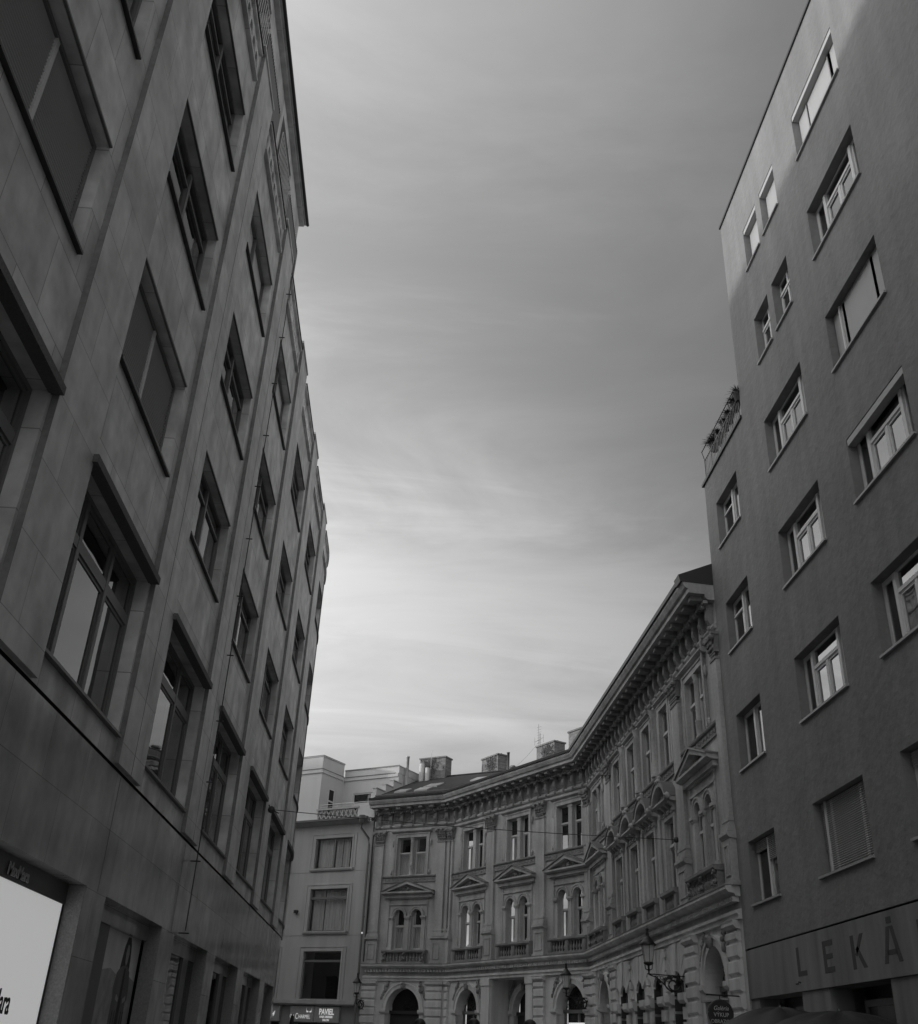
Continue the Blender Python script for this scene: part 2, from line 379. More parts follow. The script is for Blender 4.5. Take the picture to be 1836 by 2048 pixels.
for k, (c, w) in enumerate(wins):
    for r, (z0, z1) in enumerate(((10.42, 12.35), (14.2, 16.02), (18.0, 19.76))):
        kind = 'open'
        if (k, r) in ((3, 0), (4, 0)): kind = 'shutter'
        if (k, r) in ((5, 2), (6, 2), (3, 2)): kind = 'shade'
        if k < 2 : continue
        office_window(c, w, z0, z1, kind)
    if k >= 2:
        o, a, b = office_window(c, w, 5.85, 8.53, 'open', True)
        MB(LF).box(a - .05, b + .04, -.02, .16 if k < 9 else .12, 8.5, 8.62).build('lintel', 'lintel', office)
# parapet openings between piers
for k, (c, w) in enumerate(wins):
    if k < 3: continue
    a = c - .0; b = c + w + .15
    bal = MB(LF); bal.box(a, b, -.12, .1, 21.08, 21.16); bal.box(a, b, -.14, .1, 21.95, 22.04)
    n = 9; p = (b - a) / n
    for i in range(n + 1):
        x = a + i * p; x0 = max(a, x - .045); x1 = min(b, x + .045)
        bal.box(x0, x1, -.2, .03, 21.16, 21.95)
        if i < n:
            xm = x + p / 2; r = p / 2 - .045
            ar = arc(xm, 21.62, r, 0, math.pi, 8)
            bal.sz([(xm + r, 21.95)] + ar + [(xm - r, 21.95)], -.2, .02)
    bal.build('parapet_arcade', 'stone', office, label='parapet of small arches')
    MB(LF).box(a, b, -.1, .13, 22.04, 22.07).build('parapet_rail', 'dark', office)
# penthouse storey
ph = MB(LF); ph.wall(-12, 23.95, 22.44, 25.0, [(8.6, 10.8, 22.6, 24.4), (14.0, 16.3, 22.6, 24.6), (19.4, 21.6, 22.6, 24.6)], d=-.12, depth=.9)
MB(LF).box(-12, 23.9, -1.3, -1.25, 21.1, 22.44).box(-12, 23.9, -1.25, -.14, 22.40, 22.44).build('terrace_recess', 'room', office)  # near-black back and ceiling; shade behind the arches is put into their colour
ph.quad((23.95, -.12, 21.0), (23.95, -9, 21.0), (23.95, -9, 25.0), (23.95, -.12, 25.0)); ph.build('penthouse_wall', 'stone', office)
MB(LF).box(-12, 24.1, -9, .02, 25.0, 25.16).box(-12, 24.15, -.02, .08, 25.1, 25.2).build('penthouse_eave', 'ribstone', office)
MB(LF).tube([(y, .12, 25.14) for y in (-12, 24.18)], .05, 8).build('eave_gutter', 'dark', office)
for a, b in ((14.0, 16.3), (19.4, 21.6)):
    MB(LF).box(a, b, -1.15, -1.1, 22.1, 24.7).build('penthouse_window', 'room', office)
    rl = MB(LF)
    rl.tube([(b - .1, -.8, 23.9), (b - .1, -.05, 23.9)], .025).tube([(a, -.05, 23.9), (b - .1, -.05, 23.9)], .025)
    for i in range(14): rl.tube([(a + i * (b - a - .1) / 13, -.05, 22.4), (a + i * (b - a - .1) / 13, -.05, 23.9)], .012, 4)
    rl.build('terrace_railing', 'frame_l', office)
    sc = MB(LF).box(b + .02, b + 2.5, -.119, -.05, 22.3, 23.85)
    for i in range(24): sc.box(b + i * .1, b + i * .1 + .04, -.05, -.03, 23.74, 23.8)
    sc.build('metal_screen', 'sheet', office)
# lightning conductor with brackets
lc = MB(LF).tube([(22.72, .16, 3.7), (22.72, .18, 22.3)], .013, 5)
lc2 = [5.1, 3.66, 6.8, 8.2] + [9.81, 11.35, 12.94, 14.48, 16.07, 17.79, 19.4, 21.0]
for z in lc2: lc.tube([(22.75, .02, z), (22.75, .24, z)], .016, 5)
lc.build('lightning_conductor', 'dark', office)
dp = MB(LF).tube([(47.5, .5, 22), (47.5, .5, .4)], .06, 8).build('downpipe', 'frame_l', office)
# body behind the front and far side so it stays a solid block
MB().box(-30, -5.9, -12, 40, 5.4, 21.05).build('rear_block', 'render_r', office)
MB().box(-16, -9.5, 40, 50, GZ, 21).build('rear_block', 'render_r', office)
MB().box(-30, -6.2, -12, 40, GZ, 5.38).build('rear_block', 'render_r', office)
MB().box(-22, -6.5, -12, 22, 21.15, 24.95).build('penthouse_body', 'render_r', office)
# shop fronts
for k, (a, b) in enumerate(store):
    if b < 9: continue
    MB(LF).box(a, b, -.36, -.25, 3.34, 3.62).build('shop_fascia', 'polished' if k > 1 else 'fascia', office)
    MB(LF).box(b - .035, b + .0, -.3, -.008, GZ, 3.615).build('granite_jamb', 'granite', office)
    MB(LF).box(a, b, -1.4, -1.38, GZ, 3.6).build('shop_interior', 'room', office)
    if k == 1:
        MB(LF).box(a, b - .1, -.33, -.27, GZ, 3.34).build('display_panel', 'white_p', office)
        MB(LF).box(b - .1, b - .035, -.33, -.26, GZ, 3.34).build('panel_edge', 'dark', office)
    elif k == 2:
        MB(LF).box(a, a + 1.7, -.34, -.3, GZ, 3.34).build('shop_frame', 'fascia', office)
        MB(LF).box(a + 1.72, b - .036, -.40, -.355, GZ, 3.34).build('poster', 'poster_bg', office, label='poster of a standing figure with long hair in a coat')
    else:
        MB(LF).box(a + .04, a + .1, -.34, -.26, GZ, 3.34).build('shop_frame', 'dark', office)
        MB(LF).box((a + b) / 2 + .5, (a + b) / 2 + 1.1, -.36, -.25, GZ, 3.34).build('shop_pier', 'fascia', office)
        MB(LF).box(a, b - .036, -.305, -.295, GZ, 3.335).build('glass', 'glass_shop', office)
# figure on the poster: flat print, long hair, narrow coat
cx_ = 20.35
def pr(poly, lay, m): MB(LF).sz([(cx_ + u, z) for u, z in poly], -.36, -.352 + lay * .003).build('poster_print', m, office)
pr([(-1.62, GZ + .05), (.87, GZ + .05), (.87, 2.62), (.3, 2.7), (-.4, 2.64), (-1.0, 2.74), (-1.62, 2.68)], 0, 'poster_mid')
pr([(-.1, 3.32), (.08, 3.33), (.2, 3.2), (.27, 3.0), (.3, 2.8), (.22, 2.62), (-.2, 2.62), (-.36, 2.75), (-.3, 2.95), (-.24, 3.15)], 1, 'hair')
pr([(-.04, 3.2), (.07, 3.18), (.12, 3.05), (.08, 2.9), (.02, 2.84), (-.06, 2.9), (-.1, 3.06)], 2, 'poster_hi')
pr([(-.12, 2.84), (.16, 2.84), (.36, 2.76), (.5, 2.5), (.52, 2.3), (.42, 2.25), (.5, 1.6), (.52, .45), (-.62, .45), (-.56, 1.6), (-.52, 2.3), (-.6, 2.45), (-.5, 2.7), (-.3, 2.8)], 1.5, 'poster_coat')
pr([(-.04, 2.8), (.06, 2.8), (.1, 2.2), (.14, .5), (-.16, .5), (-.08, 2.2)], 2.2, 'hair')
pr([(-.3, 2.36), (-.12, 2.3), (-.14, 2.24), (-.32, 2.28)], 3, 'poster_hi')
pr([(.2, 2.3), (.38, 2.36), (.4, 2.28), (.22, 2.23)], 3, 'poster_hi')
for q in (-.38, -.22, .24, .4): pr([(q, 2.1), (q + .03, 2.1), (q + .06, .5), (q, .5)], 2.5, 'hair')
s1 = text_obj('shop_sign', 'MaxMara', .215, (-4.93, 13.22, 3.392), (0, 1, 0), (0, 0, 1), 'grey_t', depth=.004, xs=1.0, bold=.004)
tag(s1, 'small grey MaxMara lettering on the dark fascia above the white display panel', 'sign')
s2 = text_obj('shop_lettering', 'MaxMara', .40, (-4.965, 14.5, 1.874), (0, 1, 0), (0, 0, 1), 'black', depth=.004, xs=.8, bold=.004, align='RIGHT')
tag(s2, 'large black MaxMara lettering printed on the white display panel', 'lettering')

# ============================================================ RIGHT: roughcast apartment building
RF = Fr((9.0, 0), (0, 1), (-1, 0))
apt = thing('apartment_building', 'tall grey roughcast apartment building with plain windows and a pharmacy base on the right', 'building')
ROWS = [5.4, 8.85, 12.29, 15.73, 19.14, 22.59]
H = 1.56
rw = []   # (s0, s1, z0, kind)
for r, z in enumerate(ROWS):
    for c0 in (-2.0, 2.4, 6.7, 15.15): 
        rw.append((c0, c0 + (2.72 if c0 > 11 else 2.7), z, 'wide'))
    if r >= 4: rw += [(19.42, 20.58, z, 'small'), (20.95, 22.08, z, 'small')]
    else: rw += [(19.55, 22.28, z, 'wide'), (24.86, 26.92, z, 'narrow')]
holes_hi = [(a, b, z, z + H) for a, b, z, k in rw]
rwall = MB(RF).wall(-14, 23.9, 4.42, 26.05, holes_hi, depth=.36)
rwall.build('wall', 'render_r', apt)
rw2 = MB(RF).wall(23.9, 27.93, 4.42, 18.55, holes_hi, depth=.36)
rw2.quad((27.93, 0, 4.42), (27.93, -12, 4.42), (27.93, -12, 18.55), (27.93, 0, 18.55)); rw2.quad((23.9, 0, 18.5), (23.9, -12, 18.5), (23.9, -12, 26.05), (23.9, 0, 26.05)).quad((23.9, 0, 18.5), (27.93, 0, 18.5), (27.93, -12, 18.5), (23.9, -12, 18.5)).build('wall', 'render_r', apt)
MB(RF).box(-14, 23.93, -12, .05, 26.05, 26.14).build('roof_edge', 'dark', apt)
MB(RF).box(23.9, 28.05, -.3, .06, 18.52, 18.62).build('terrace_edge', 'dark', apt)
MB().box(9.9, 22, -14, 23.88, 4, 26.0).build('rear_block', 'render_r', apt)
MB().box(9.9, 22, 23.88, 27.9, GZ, 18.45).build('rear_block', 'render_r', apt)
MB().box(10.3, 22, -14, 23.88, GZ, 4).build('rear_block', 'render_r', apt)
def sash(mb, a, b, z0, z1, d, fw=.055, t=.05):
    mb.box(a, a + fw, d - t, d, z0, z1).box(b - fw, b, d - t, d, z0, z1).box(a + fw, b - fw, d - t, d, z1 - fw, z1).box(a + fw, b - fw, d - t, d, z0, z0 + fw)
def apt_window(a, b, z, kind, r):
    z1 = z + H; d = -.21; w = b - a; f = MB(RF)
    sash(f, a, b, z, z1, d - .02, .05, .07)
    state = 'open'
    if kind == 'wide' and abs(a - 15.15) < .1: state = {3: 'closed', 2: 'box', 5: 'box', 4: 'open', 1: 'open', 0: 'half'}[r]
    if kind == 'wide' and abs(a - 19.55) < .1 and r == 0: state = 'slats'
    if kind == 'small' and r == 5: state = 'box'
    if kind == 'narrow' and r == 0: state = 'half'
    if kind == 'wide':
        c1, c2 = a + w * .22, b - w * .22
        f.box(c1 - .06, c1 + .06, d - .08, d + .03, z + .05, z1 - .05).box(c2 - .06, c2 + .06, d - .08, d + .03, z + .05, z1 - .05)
        zt = z1 - .5
        f.box(c1 + .06, c2 - .06, d - .08, d + .02, zt, zt + .08)
        cm = (c1 + c2) / 2; f.box(cm - .045, cm + .045, d - .08, d + .01, z + .05, zt)
        for p, q in ((c1 + .06, cm - .045), (cm + .045, c2 - .06)): sash(f, p, q, z + .05, zt, d - .01, .06, .05)
        sash(f, a + .05, c1 - .06, z + .05, z1 - .05, d - .02, .05); sash(f, c2 + .06, b - .05, z + .05, z1 - .05, d - .02, .05)
    elif kind == 'narrow':
        cm = a + w * .52; f.box(cm - .06, cm + .06, d - .08, d + .03, z + .05, z1 - .05); zt = z1 - .5
        f.box(cm + .06, b - .05, d - .08, d + .01, zt, zt + .06) if r in (2, 3) else None
        sash(f, a + .05, cm - .06, z + .05, z1 - .05, d - .02, .05); sash(f, cm + .06, b - .05, z + .05, z1 - .05, d - .01, .05)
    else:
        zt = z1 - .5; f.box(a + .05, b - .05, d - .08, d + .02, zt, zt + .08); sash(f, a + .06, b - .06, z + .05, zt, d - .01, .06)
        cm = (a + b) / 2; f.box(cm - .035, cm + .035, d - .07, d, z + .05, z1 - .05)
    o = f.build('window', 'frame_l', apt)
    MB(RF).box(a - .03, b + .03, -.3, .06, z - .05, z).build('sill', 'sill', o)
    MB(RF).box(a + .03, b - .03, d - .048, d - .04, z + .03, z1 - .03).build('glass', 'glass_clear', o)
    MB(RF).box(a - .05, b + .05, -.86, -.84, z - .05, z1 + .05).build('room', 'room', o)
    if state == 'closed':
        MB(RF).box(a + .06, b - .38, d - .0, d + .03, z + .0, z1 - .02).build('roller_shutter', 'shutter_l', o)
        MB(RF).box(b - .44, b - .38, d - .0, d + .06, z + .0, z1).build('shutter_guide', 'frame_l', o)
        MB(RF).box(b - .38, b - .03, d - .0, d + .02, z + .0, z1 - .02).build('roller_shutter', 'shutter_l', o)
    if state == 'slats':
        sh = MB(RF); q = z + .02
        while q < z1 - .04: sh.dz([(d + .02, q), (d + .045, q + .02), (d + .02, q + .043)], a + .05, b - .32); q += .045
        sh.build('roller_shutter', 'shutter_l', o); MB(RF).box(b - .32, b - .25, d, d + .06, z, z1).build('shutter_guide', 'frame_l', o)
        sh = MB(RF); q = z + .55
        while q < z1 - .04: sh.dz([(d + .02, q), (d + .045, q + .02), (d + .02, q + .043)], b - .25, b - .04); q += .045
        sh.build('roller_shutter', 'shutter_l', o)
    if state == 'box': MB(RF).box(a + .02, b - .02, -.19, -.01, z1 - .17, z1 - .02).build('shutter_box', 'shutter_l', o)
    if state == 'box' and r == 5: MB(RF).box(a + .06, b - .06, d - .0, d + .03, z, z1 - .17).build('roller_shutter', 'shutter_l', o)
    if state == 'box' and r == 5 and w > 2:
        for q in (.25, .78): MB(RF).box(a + w * q - .02, a + w * q + .02, d + .03, d + .05, z, z1 - .17).build('shutter_guide', 'sill', o)
    if state == 'half':
        cm = a + w * .52
        for p0, p1, zz_ in ((a + .07, cm - .07, z1 - .62), (cm + .07, b - .07, z1 - .3)):
            sh = MB(RF); q = zz_
            while q < z1 - .05: sh.dz([(d + .02, q), (d + .045, q + .02), (d + .02, q + .043)], p0, p1); q += .045
            sh.build('roller_shutter', 'shutter_l', o)
    if random.random() < .5 and state in ('open', 'half'):
        cu = MB(RF); x = a + .1; k = 0; pts = []
        while x < a + w * .25: pts.append((x, -.5 + .03 * math.sin(k * 2.1))); x += .05; k += 1
        for (x0, d0), (x1, d1) in zip(pts, pts[1:]): cu.quad((x0, d0, z + .05), (x1, d1, z + .05), (x1, d1, z1 - .05), (x0, d0, z1 - .05))
        cu.build('curtain', 'curtain', o)
for a, b, z, k in rw:
    if b < 12: 
        continue
    r = min(range(6), key=lambda i: abs(ROWS[i] - z)); apt_window(a, b, z, k, r)
for a, b, z, k in rw:
    if b < 12: MB(RF).box(a, b, -.3, -.28, z, z + H).build('window', 'glass_clear', apt)
# base: concrete band with cut-in letters, piers and dark openings
ops = [(24.3, 27.25), (19.75, 22.7), (14.8, 17.9), (9.5, 13), (4, 8)]
MB(RF).wall(-14, 27.9, GZ - .1, 3.24, [(a, b, GZ - .1, 3.24) for a, b in ops], d=-.04, depth=.5).build('base_wall', 'render_base', apt)
MB(RF).box(-14, 27.9, -.2, -.0, 3.25, 4.38).build('sign_band', 'render_base', apt)
MB(RF).box(-14, 27.93, -.2, -.06, 4.38, 4.42).build('shadow_groove', 'dark_gap', apt)
for a, b in ops:
    MB(RF).box(a, b, -1.6, -1.58, GZ, 3.3).build('shop_interior', 'room', apt)
    f = MB(RF); sash(f, a + .5, b - .6, GZ, 3.0, -.5, .12, .06); f.box(a + .3, a + .5, -.56, -.5, GZ, 3.1); f.build('shop_frame', 'frame_d', apt)
    MB(RF).box(a + .62, b - .72, -.54, -.53, GZ, 2.9).build('glass', 'glass_shop', apt)
MB(RF).box(25.2, 25.95, -.49, -.47, 2.35, 3.02).build('window_notice', 'board_l', apt)
text_obj('notice_lettering', 'NoA', .38, (9.46, 25.88, 2.55), (0, -1, 0), (0, 0, 1), 'black', apt, .004, xs=.8, bold=.01)
def letter(strokes, s0, h, z0):      # letters run towards smaller s on this wall
    mb = MB(RF)
    for poly in strokes: mb.sz([(s0 - u, z0 + v * h) for u, v in poly], -.01, .004)
    return mb.build('engraved_letter', 'engraved', apt)
T = .16
letter([[(0, 0), (T, 0), (T, 1), (0, 1)], [(T, 0), (.55, 0), (.55, .17), (T, .17)]], 24.28, .6, 3.55)
letter([[(0, 0), (T, 0), (T, 1), (0, 1)], [(T, 0), (.55, 0), (.55, .17), (T, .17)], [(T, .83), (.55, .83), (.55, 1), (T, 1)], [(T, .42), (.5, .42), (.5, .58), (T, .58)]], 22.7, .62, 3.52)
letter([[(0, 0), (T, 0), (T, 1), (0, 1)], [(T, .42), (.47, 1), (.64, 1), (.25, .36)], [(.2, .58), (.32, .66), (.68, 0), (.5, 0)]], 21.22, .62, 3.49)
letter([[(0, 0), (.15, 0), (.38, 1), (.24, 1)], [(.38, 1), (.52, 1), (.76, 0), (.6, 0)][:4], [(.17, .22), (.58, .22), (.55, .36), (.2, .36)], [(.28, 1.08), (.5, 1.08), (.5, 1.26), (.28, 1.26)]], 19.78, .62, 3.49)
letter([[(0, 0), (T, 0), (T, 1), (0, 1)], [(T, .85), (.5, .85), (.6, .75), (.6, .5), (.45, .42), (T, .42), (T, .55), (.44, .55), (.44, .73), (T, .73)], [(.3, .42), (.45, .42), (.64, 0), (.47, 0)]], 18.3, .62, 3.48)
MB(RF).tube([(24.35, -.02, 3.42), (24.35, .06, 3.40)], .02).tube([(24.2, -.02, 3.42), (24.2, .06, 3.44)], .015).build('wall_hook', 'dark', apt)
# terrace railing with pickets
rl = MB(RF)
rl.tube([(24.0, .02, 19.3), (27.6, .02, 19.3)], .022).tube([(24.0, .1, 19.62), (27.6, .1, 19.62)], .02)
for i in range(26): rl.tube([(24.0 + i * .144, .02, 18.6), (24.0 + i * .144, .02, 19.3)], .011, 4)
for i in range(6): rl.tube([(24.0 + i * .72, .02, 18.6), (24.0 + i * .72, .02, 19.3), (24.0 + i * .72, .1, 19.62)], .018, 4)
rl.build('terrace_railing', 'sheet', apt)

# plants behind the railing
def tuft(loc, n, ln, label):
    t = thing('potted_grass', label, 'plant', group='potted grasses on the terrace railing')
    MB().lathe(loc[0], loc[1], [(.1, loc[2] - .28), (.15, loc[2]), (.16, loc[2] + .02), (.12, loc[2] + .02)], 10).build('pot', 'pot', t)
    b = MB()
    for i in range(n):
        a = random.uniform(0, 2 * math.pi); el = random.uniform(.25, 1.4); L = ln * random.uniform(.6, 1.15); d = Vector((math.cos(a) * math.cos(el), math.sin(a) * math.cos(el), math.sin(el)))
        p = Vector(loc); sd_ = Vector((-math.sin(a), math.cos(a), 0)) * .016; pts = []
        for k in range(5):
            t_ = k / 4; q = p + d * L * t_ + Vector((0, 0, -.32 * L * t_ * t_)); pts.append(q)
        for k in range(4):
            w0, w1 = 1 - k / 4, 1 - (k + 1) / 4
            b.quad(tuple(pts[k] - sd_ * w0), tuple(pts[k] + sd_ * w0), tuple(pts[k + 1] + sd_ * w1 * .9), tuple(pts[k + 1] - sd_ * w1 * .9))
    b.build('leaves', 'foliage', t)
for i, (y, x, n, L, lab) in enumerate([(26.8, 9.08, 480, .46, 'largest spiky grass plant, at the low outer end of the terrace railing'), (26.3, 9.08, 380, .4, 'bushy spiky plant next to the largest one at the outer end of the terrace railing'),
        (25.6, 9.08, 300, .36, 'small spiky plant in the middle of the terrace railing'), (25.15, 9.08, 260, .34, 'dark compact spiky plant just above the middle of the terrace railing'),
        (24.5, 9.08, 340, .42, 'spiky plant with long leaves near the wall end of the terrace railing'), (24.0, 9.0, 140, .4, 'spiky plant pressed against the upper wall at the end of the terrace railing')]):
    tuft((x, y, 19.45), n, L, lab)

# ============================================================ PALACE (corner, three fronts)
AB = Vector((2.55, 59.57)); BC = Vector((8.6, 48.6)); D0 = Vector((9.0, 27.93))
eA = Vector((-.846, .533)); nA = Vector((-.533, -.846)); eB = (BC - AB).normalized(); nB = Vector((eB.y, -eB.x))
if nB.y > 0: nB = -nB
eD = (BC - D0).normalized(); nD = Vector((-eD.y, eD.x))
FA = Fr(AB, eA, nA); FB = Fr(AB, eB, nB); FD = Fr(D0, eD, nD)
LA, LB, LD = 5.45, (BC - AB).length, (BC - D0).length
pal = thing('corner_palace', 'ornate grey palace with three fronts, pediments, pilasters and heavy bracketed cornice', 'building')
AE = AB + eA * LA
def miter(n1, n2): return (n1 + n2) / (1 + n1.dot(n2))
PATH = [(AE, nA), (AB, miter(nA, nB)), (BC, miter(nB, nD)), (D0, nD)]
def sweep(name, prof, mat, parent=pal, path=PATH):
    mb = MB(); n = len(prof); pts = []
    for p, m in path:
        for d, z in prof: q = p + m * d; pts.append((q.x, q.y, z))
    F = [(k * n + i, k * n + (i + 1) % n, (k + 1) * n + (i + 1) % n, (k + 1) * n + i) for k in range(len(path) - 1) for i in range(n)]
    F += [tuple(range(n)), tuple(range((len(path) - 1) * n, len(path) * n))]
    mb.add(pts, F); return mb.build(name, mat, parent)
# window and arch layout on each front: (frame, length, upper windows, ...)
UWN = {'A': [2.75], 'B': [2.3, 6.6, 11.0], 'D': [2.6, 18.5]}
mid = [6.5, 9.1, 11.65, 14.3]
def walls():
    for f, L, us, ms, key in ((FA, LA, UWN['A'], [], 'A'), (FB, LB, UWN['B'], [], 'B'), (FD, LD, UWN['D'], mid, 'D')):
        hs = []
        for c in us:
            hs.append((c - 1, c + 1, 10.75, 12.9, .3)); hs += [(c - .96, c - .22, 6.78, 8.96, .3), (c + .22, c + .96, 6.78, 8.96, .3)]
        for c in ms: hs.append((c - .56, c + .56, 10.75, 13.0, .3)); hs.append((c - .52, c + .52, 6.75, 9.05, .3))
        MB(f).wall(0, L, 5.2, 14.5, hs).build('wall', 'stucco', pal)
    gfh = {'A': [(1.6, 3.8, GZ, 4.88, .55)], 'B': [(1.17, 3.23, GZ, 4.85, .55), (4.4, 7.5, GZ, 5.17, 1.1), (9.93, 12.05, GZ, 4.88, .55)], 'D': [(1.5, 3.5, GZ, 4.85, .6), (16.75, 18.75, GZ, 4.85, .6)] + [(c - .55, c + .55, GZ, 4.33, .6) for c in mid]}
    for f, L, k in ((FA, LA, 'A'), (FB, LB, 'B'), (FD, LD, 'D')): MB(f).wall(0, L, GZ - .1, 5.2, gfh[k]).build('lower_wall', 'stucco_l', pal)
walls()
MB(FD).quad((0, 0, GZ), (0, -10, GZ), (0, -10, 14.5), (0, 0, 14.5)).build('side_wall', 'stucco', pal)
# long mouldings
sweep('ledge_cover', [(0, 6.055), (.405, 6.003), (.42, 6.003), (.42, 6.02), (0, 6.075)], 'sheet')
sweep('ledge', [(0, 5.74), (.14, 5.76), (.16, 5.82), (.32, 5.84), (.40, 5.92), (.40, 6.0), (0, 6.05)], 'stucco_l')
sweep('architrave', [(0, 5.18), (.10, 5.18), (.10, 5.30), (.16, 5.32), (.16, 5.40), (.0, 5.44)], 'stucco_l')
sweep('frieze_moulding', [(0, 13.5), (.07, 13.5), (.12, 13.56), (.12, 13.62), (0, 13.66)], 'stucco')
sweep('frieze_moulding', [(0, 13.34), (.05, 13.34), (.05, 13.42), (0, 13.42)], 'stucco')
cor = sweep('cornice', [(0, 14.42), (.22, 14.42), (.30, 14.50), (.30, 14.60), (.82, 14.62), (.82, 14.76), (.90, 14.80), (.98, 14.95), (.98, 15.04), (0, 15.1)], 'stucco')
sweep('gutter', [(.94, 15.045), (1.04, 15.05), (1.06, 15.16), (.94, 15.16)], 'dark', cor)
for f, L, in ((FA, LA), (FB, LB), (FD, LD)):
    dn = MB(f); n = int(L / .2)
    for i in range(n): x = .08 + i * (L - .16) / n; dn.box(x, x + .11, .02, .2, 5.62, 5.745)
    dn.build('dentil_row', 'stucco_l', pal, kind='stuff')
    m = MB(f); n = round(L / .75)
    for i in range(n):
        x = (i + .5) * L / n; MB(f).box(x - .13, x + .13, .29, .70, 14.46, 14.61).build('modillion', 'stucco2', cor)
    dn = MB(f); n = int(L / .16)
    for i in range(n): x = .08 + i * (L - .16) / n; dn.box(x, x + .08, .2, .34, 14.33, 14.42)
    dn.build('dentil_row', 'stucco', cor, kind='stuff')
    n = round(L / .75)
    for i in range(n):
        x = (i + .5) * L / n
        br = MB(f)
        prof = [(0, 13.62)]
        for k in range(11):
            t = k / 10; z = 13.62 + t * .78; d = .07 + .05 * math.sin(t * math.pi * 2.2 - 1.0) + .20 * t * t; prof.append((d + .02, z))
        prof.append((0, 14.4))
        prof = [(d_ * 1.25 if d_ else 0, z_) for d_, z_ in prof]; br.dz(prof, x - .1, x + .1)
        br.blob((x, .1, 13.6), (.09, .09, .09), 8, .15).blob((x, .3, 14.28), (.11, .08, .09), 8, .2).blob((x, .17, 13.95), (.05, .06, .14), 8, .2)
        br.build('frieze_bracket', 'stucco2', pal)
        if i < n - 1:
            c = x + L / n / 2; w = .2; pn = MB(f).box(x + L / n / 2 - .24, x + L / n / 2 + .24, -.01, .012, 13.74, 14.22)
            for a_, b_, z_, y_ in ((c - w, c + w, 13.78, 13.82), (c - w, c + w, 14.14, 14.18), (c - w, c - w + .04, 13.82, 14.14), (c + w - .04, c + w, 13.82, 14.14)): pn.box(a_, b_, 0, .045, z_, y_)
            for q in range(6): pn.blob((c + .07 * math.cos(q * 1.05), .02, 13.98 + .07 * math.sin(q * 1.05)), (.05, .035, .05), 6, .1)
            pn.blob((c, .04, 13.98), (.04, .04, .04), 6); pn.build('frieze_panel', 'stucco2', pal)
def pane_set(f, a, b, z0, z1, parent, d=-.24, split=.66, cur=False, top=None):
    if f is FD: d = -.13
    m = MB(f); fw = .06; sash(m, a, b, z0, z1, d + .04, fw, .06)
    zt = z0 + (z1 - z0) * split; m.box(a + fw, b - fw, d - .02, d + .07, zt, zt + .09); sash(m, a + fw, b - fw, z0 + fw, zt, d + .02, .04, .04)
    w = m.build('sash', 'frame_m', parent)
    MB(f).box(a + .02, b - .02, d - .005, d + .002, z0 + .02, z1 - .02).build('glass', 'glass_old', parent)
    MB(f).box(a - .1, b + .1, d - .5, d - .48, z0 - .05, z1 + .05).build('room', 'room', parent)
    if cur:
        cu = MB(f); x = a; k = 0; pts = []
        while x < b: pts.append((x, d - .2 + .03 * math.sin(k * 1.7))); x += .05; k += 1
        for (x0, d0), (x1, d1) in zip(pts, pts[1:]): cu.quad((x0, d0, z0), (x1, d1, z0), (x1, d1, z0 + (z1 - z0) * .62), (x0, d0, z0 + (z1 - z0) * .62))
        cu.build('curtain', 'curtain', parent)
    return w
def upper_window(f, c, rnd=True):
    w = MB(f)
    for a, b in ((c - 1.2, c - 1.0), (c + 1.0, c + 1.2)): w.box(a, b, 0, .07, 10.75, 13.08).box(a + (.0 if a < c else .12), a + (.08 if a < c else .2), .07, .1, 10.75, 13.08)
    w.box(c - 1.0, c + 1.0, 0, .07, 12.9, 13.08); w.box(c - 1.24, c + 1.24, 0, .1, 13.08, 13.16)
    w.dz([(0, 13.16), (.12, 13.18), (.22, 13.25), (.22, 13.3), (0, 13.34)], c - 1.38, c + 1.38)
    for s_ in (-1, 1): w.blob((c + s_ * 1.3, .05, 12.6), (.06, .06, .2), 8, .2).blob((c + s_ * 1.3, .05, 10.95), (.06, .06, .14), 8, .2)
    o = w.build('window', 'stucco', pal)
    cm = MB(f)
    if rnd: cm.lathe(c, -.06, [(.15, 10.76), (.15, 10.84), (.11, 10.88), (.13, 11.0), (.13, 11.3), (.15, 11.34), (.10, 11.4), (.10, 12.6), (.13, 12.64), (.10, 12.7), (.15, 12.8), (.16, 12.88)], 14); cm.box(c - .16, c + .16, -.3, -.1, 10.75, 12.9)
    else: cm.box(c - .14, c + .14, -.28, -.02, 10.75, 12.9).box(c - .17, c + .17, -.28, 0.0, 10.75, 10.9).box(c - .17, c + .17, -.28, .0, 12.74, 12.9)
    cm.build('mullion_column', 'stucco', o)
    cu = random.random() < .3
    pane_set(f, c - 1, c - .16, 10.75, 12.9, o, split=.58, cur=cu); pane_set(f, c + .16, c + 1, 10.75, 12.9, o, split=.58, cur=cu)
    return o
def sill_band(f, a, b):
    m = MB(f).dz([(0, 10.38), (.06, 10.38), (.06, 10.64), (.12, 10.66), (.14, 10.70), (.14, 10.745), (0, 10.76)], a, b)
    x = a + .1; k = 0
    while x < b - .15:
        if k % 2: m.box(x, x + .09, .055, .085, 10.46, 10.6)
        else: m.blob((x + .05, .06, 10.53), (.035, .035, .05), 6)
        x += .15; k += 1
    m.build('sill_band', 'stucco2', pal)
def relief(mb, pts_, r, n, j=.35):
    for i in range(n):
        p, q, z = pts_(i / max(1, n - 1)); mb.blob((p, q, z), (r * random.uniform(.7, 1.3), r * .8, r * random.uniform(.7, 1.3)), 6, j)
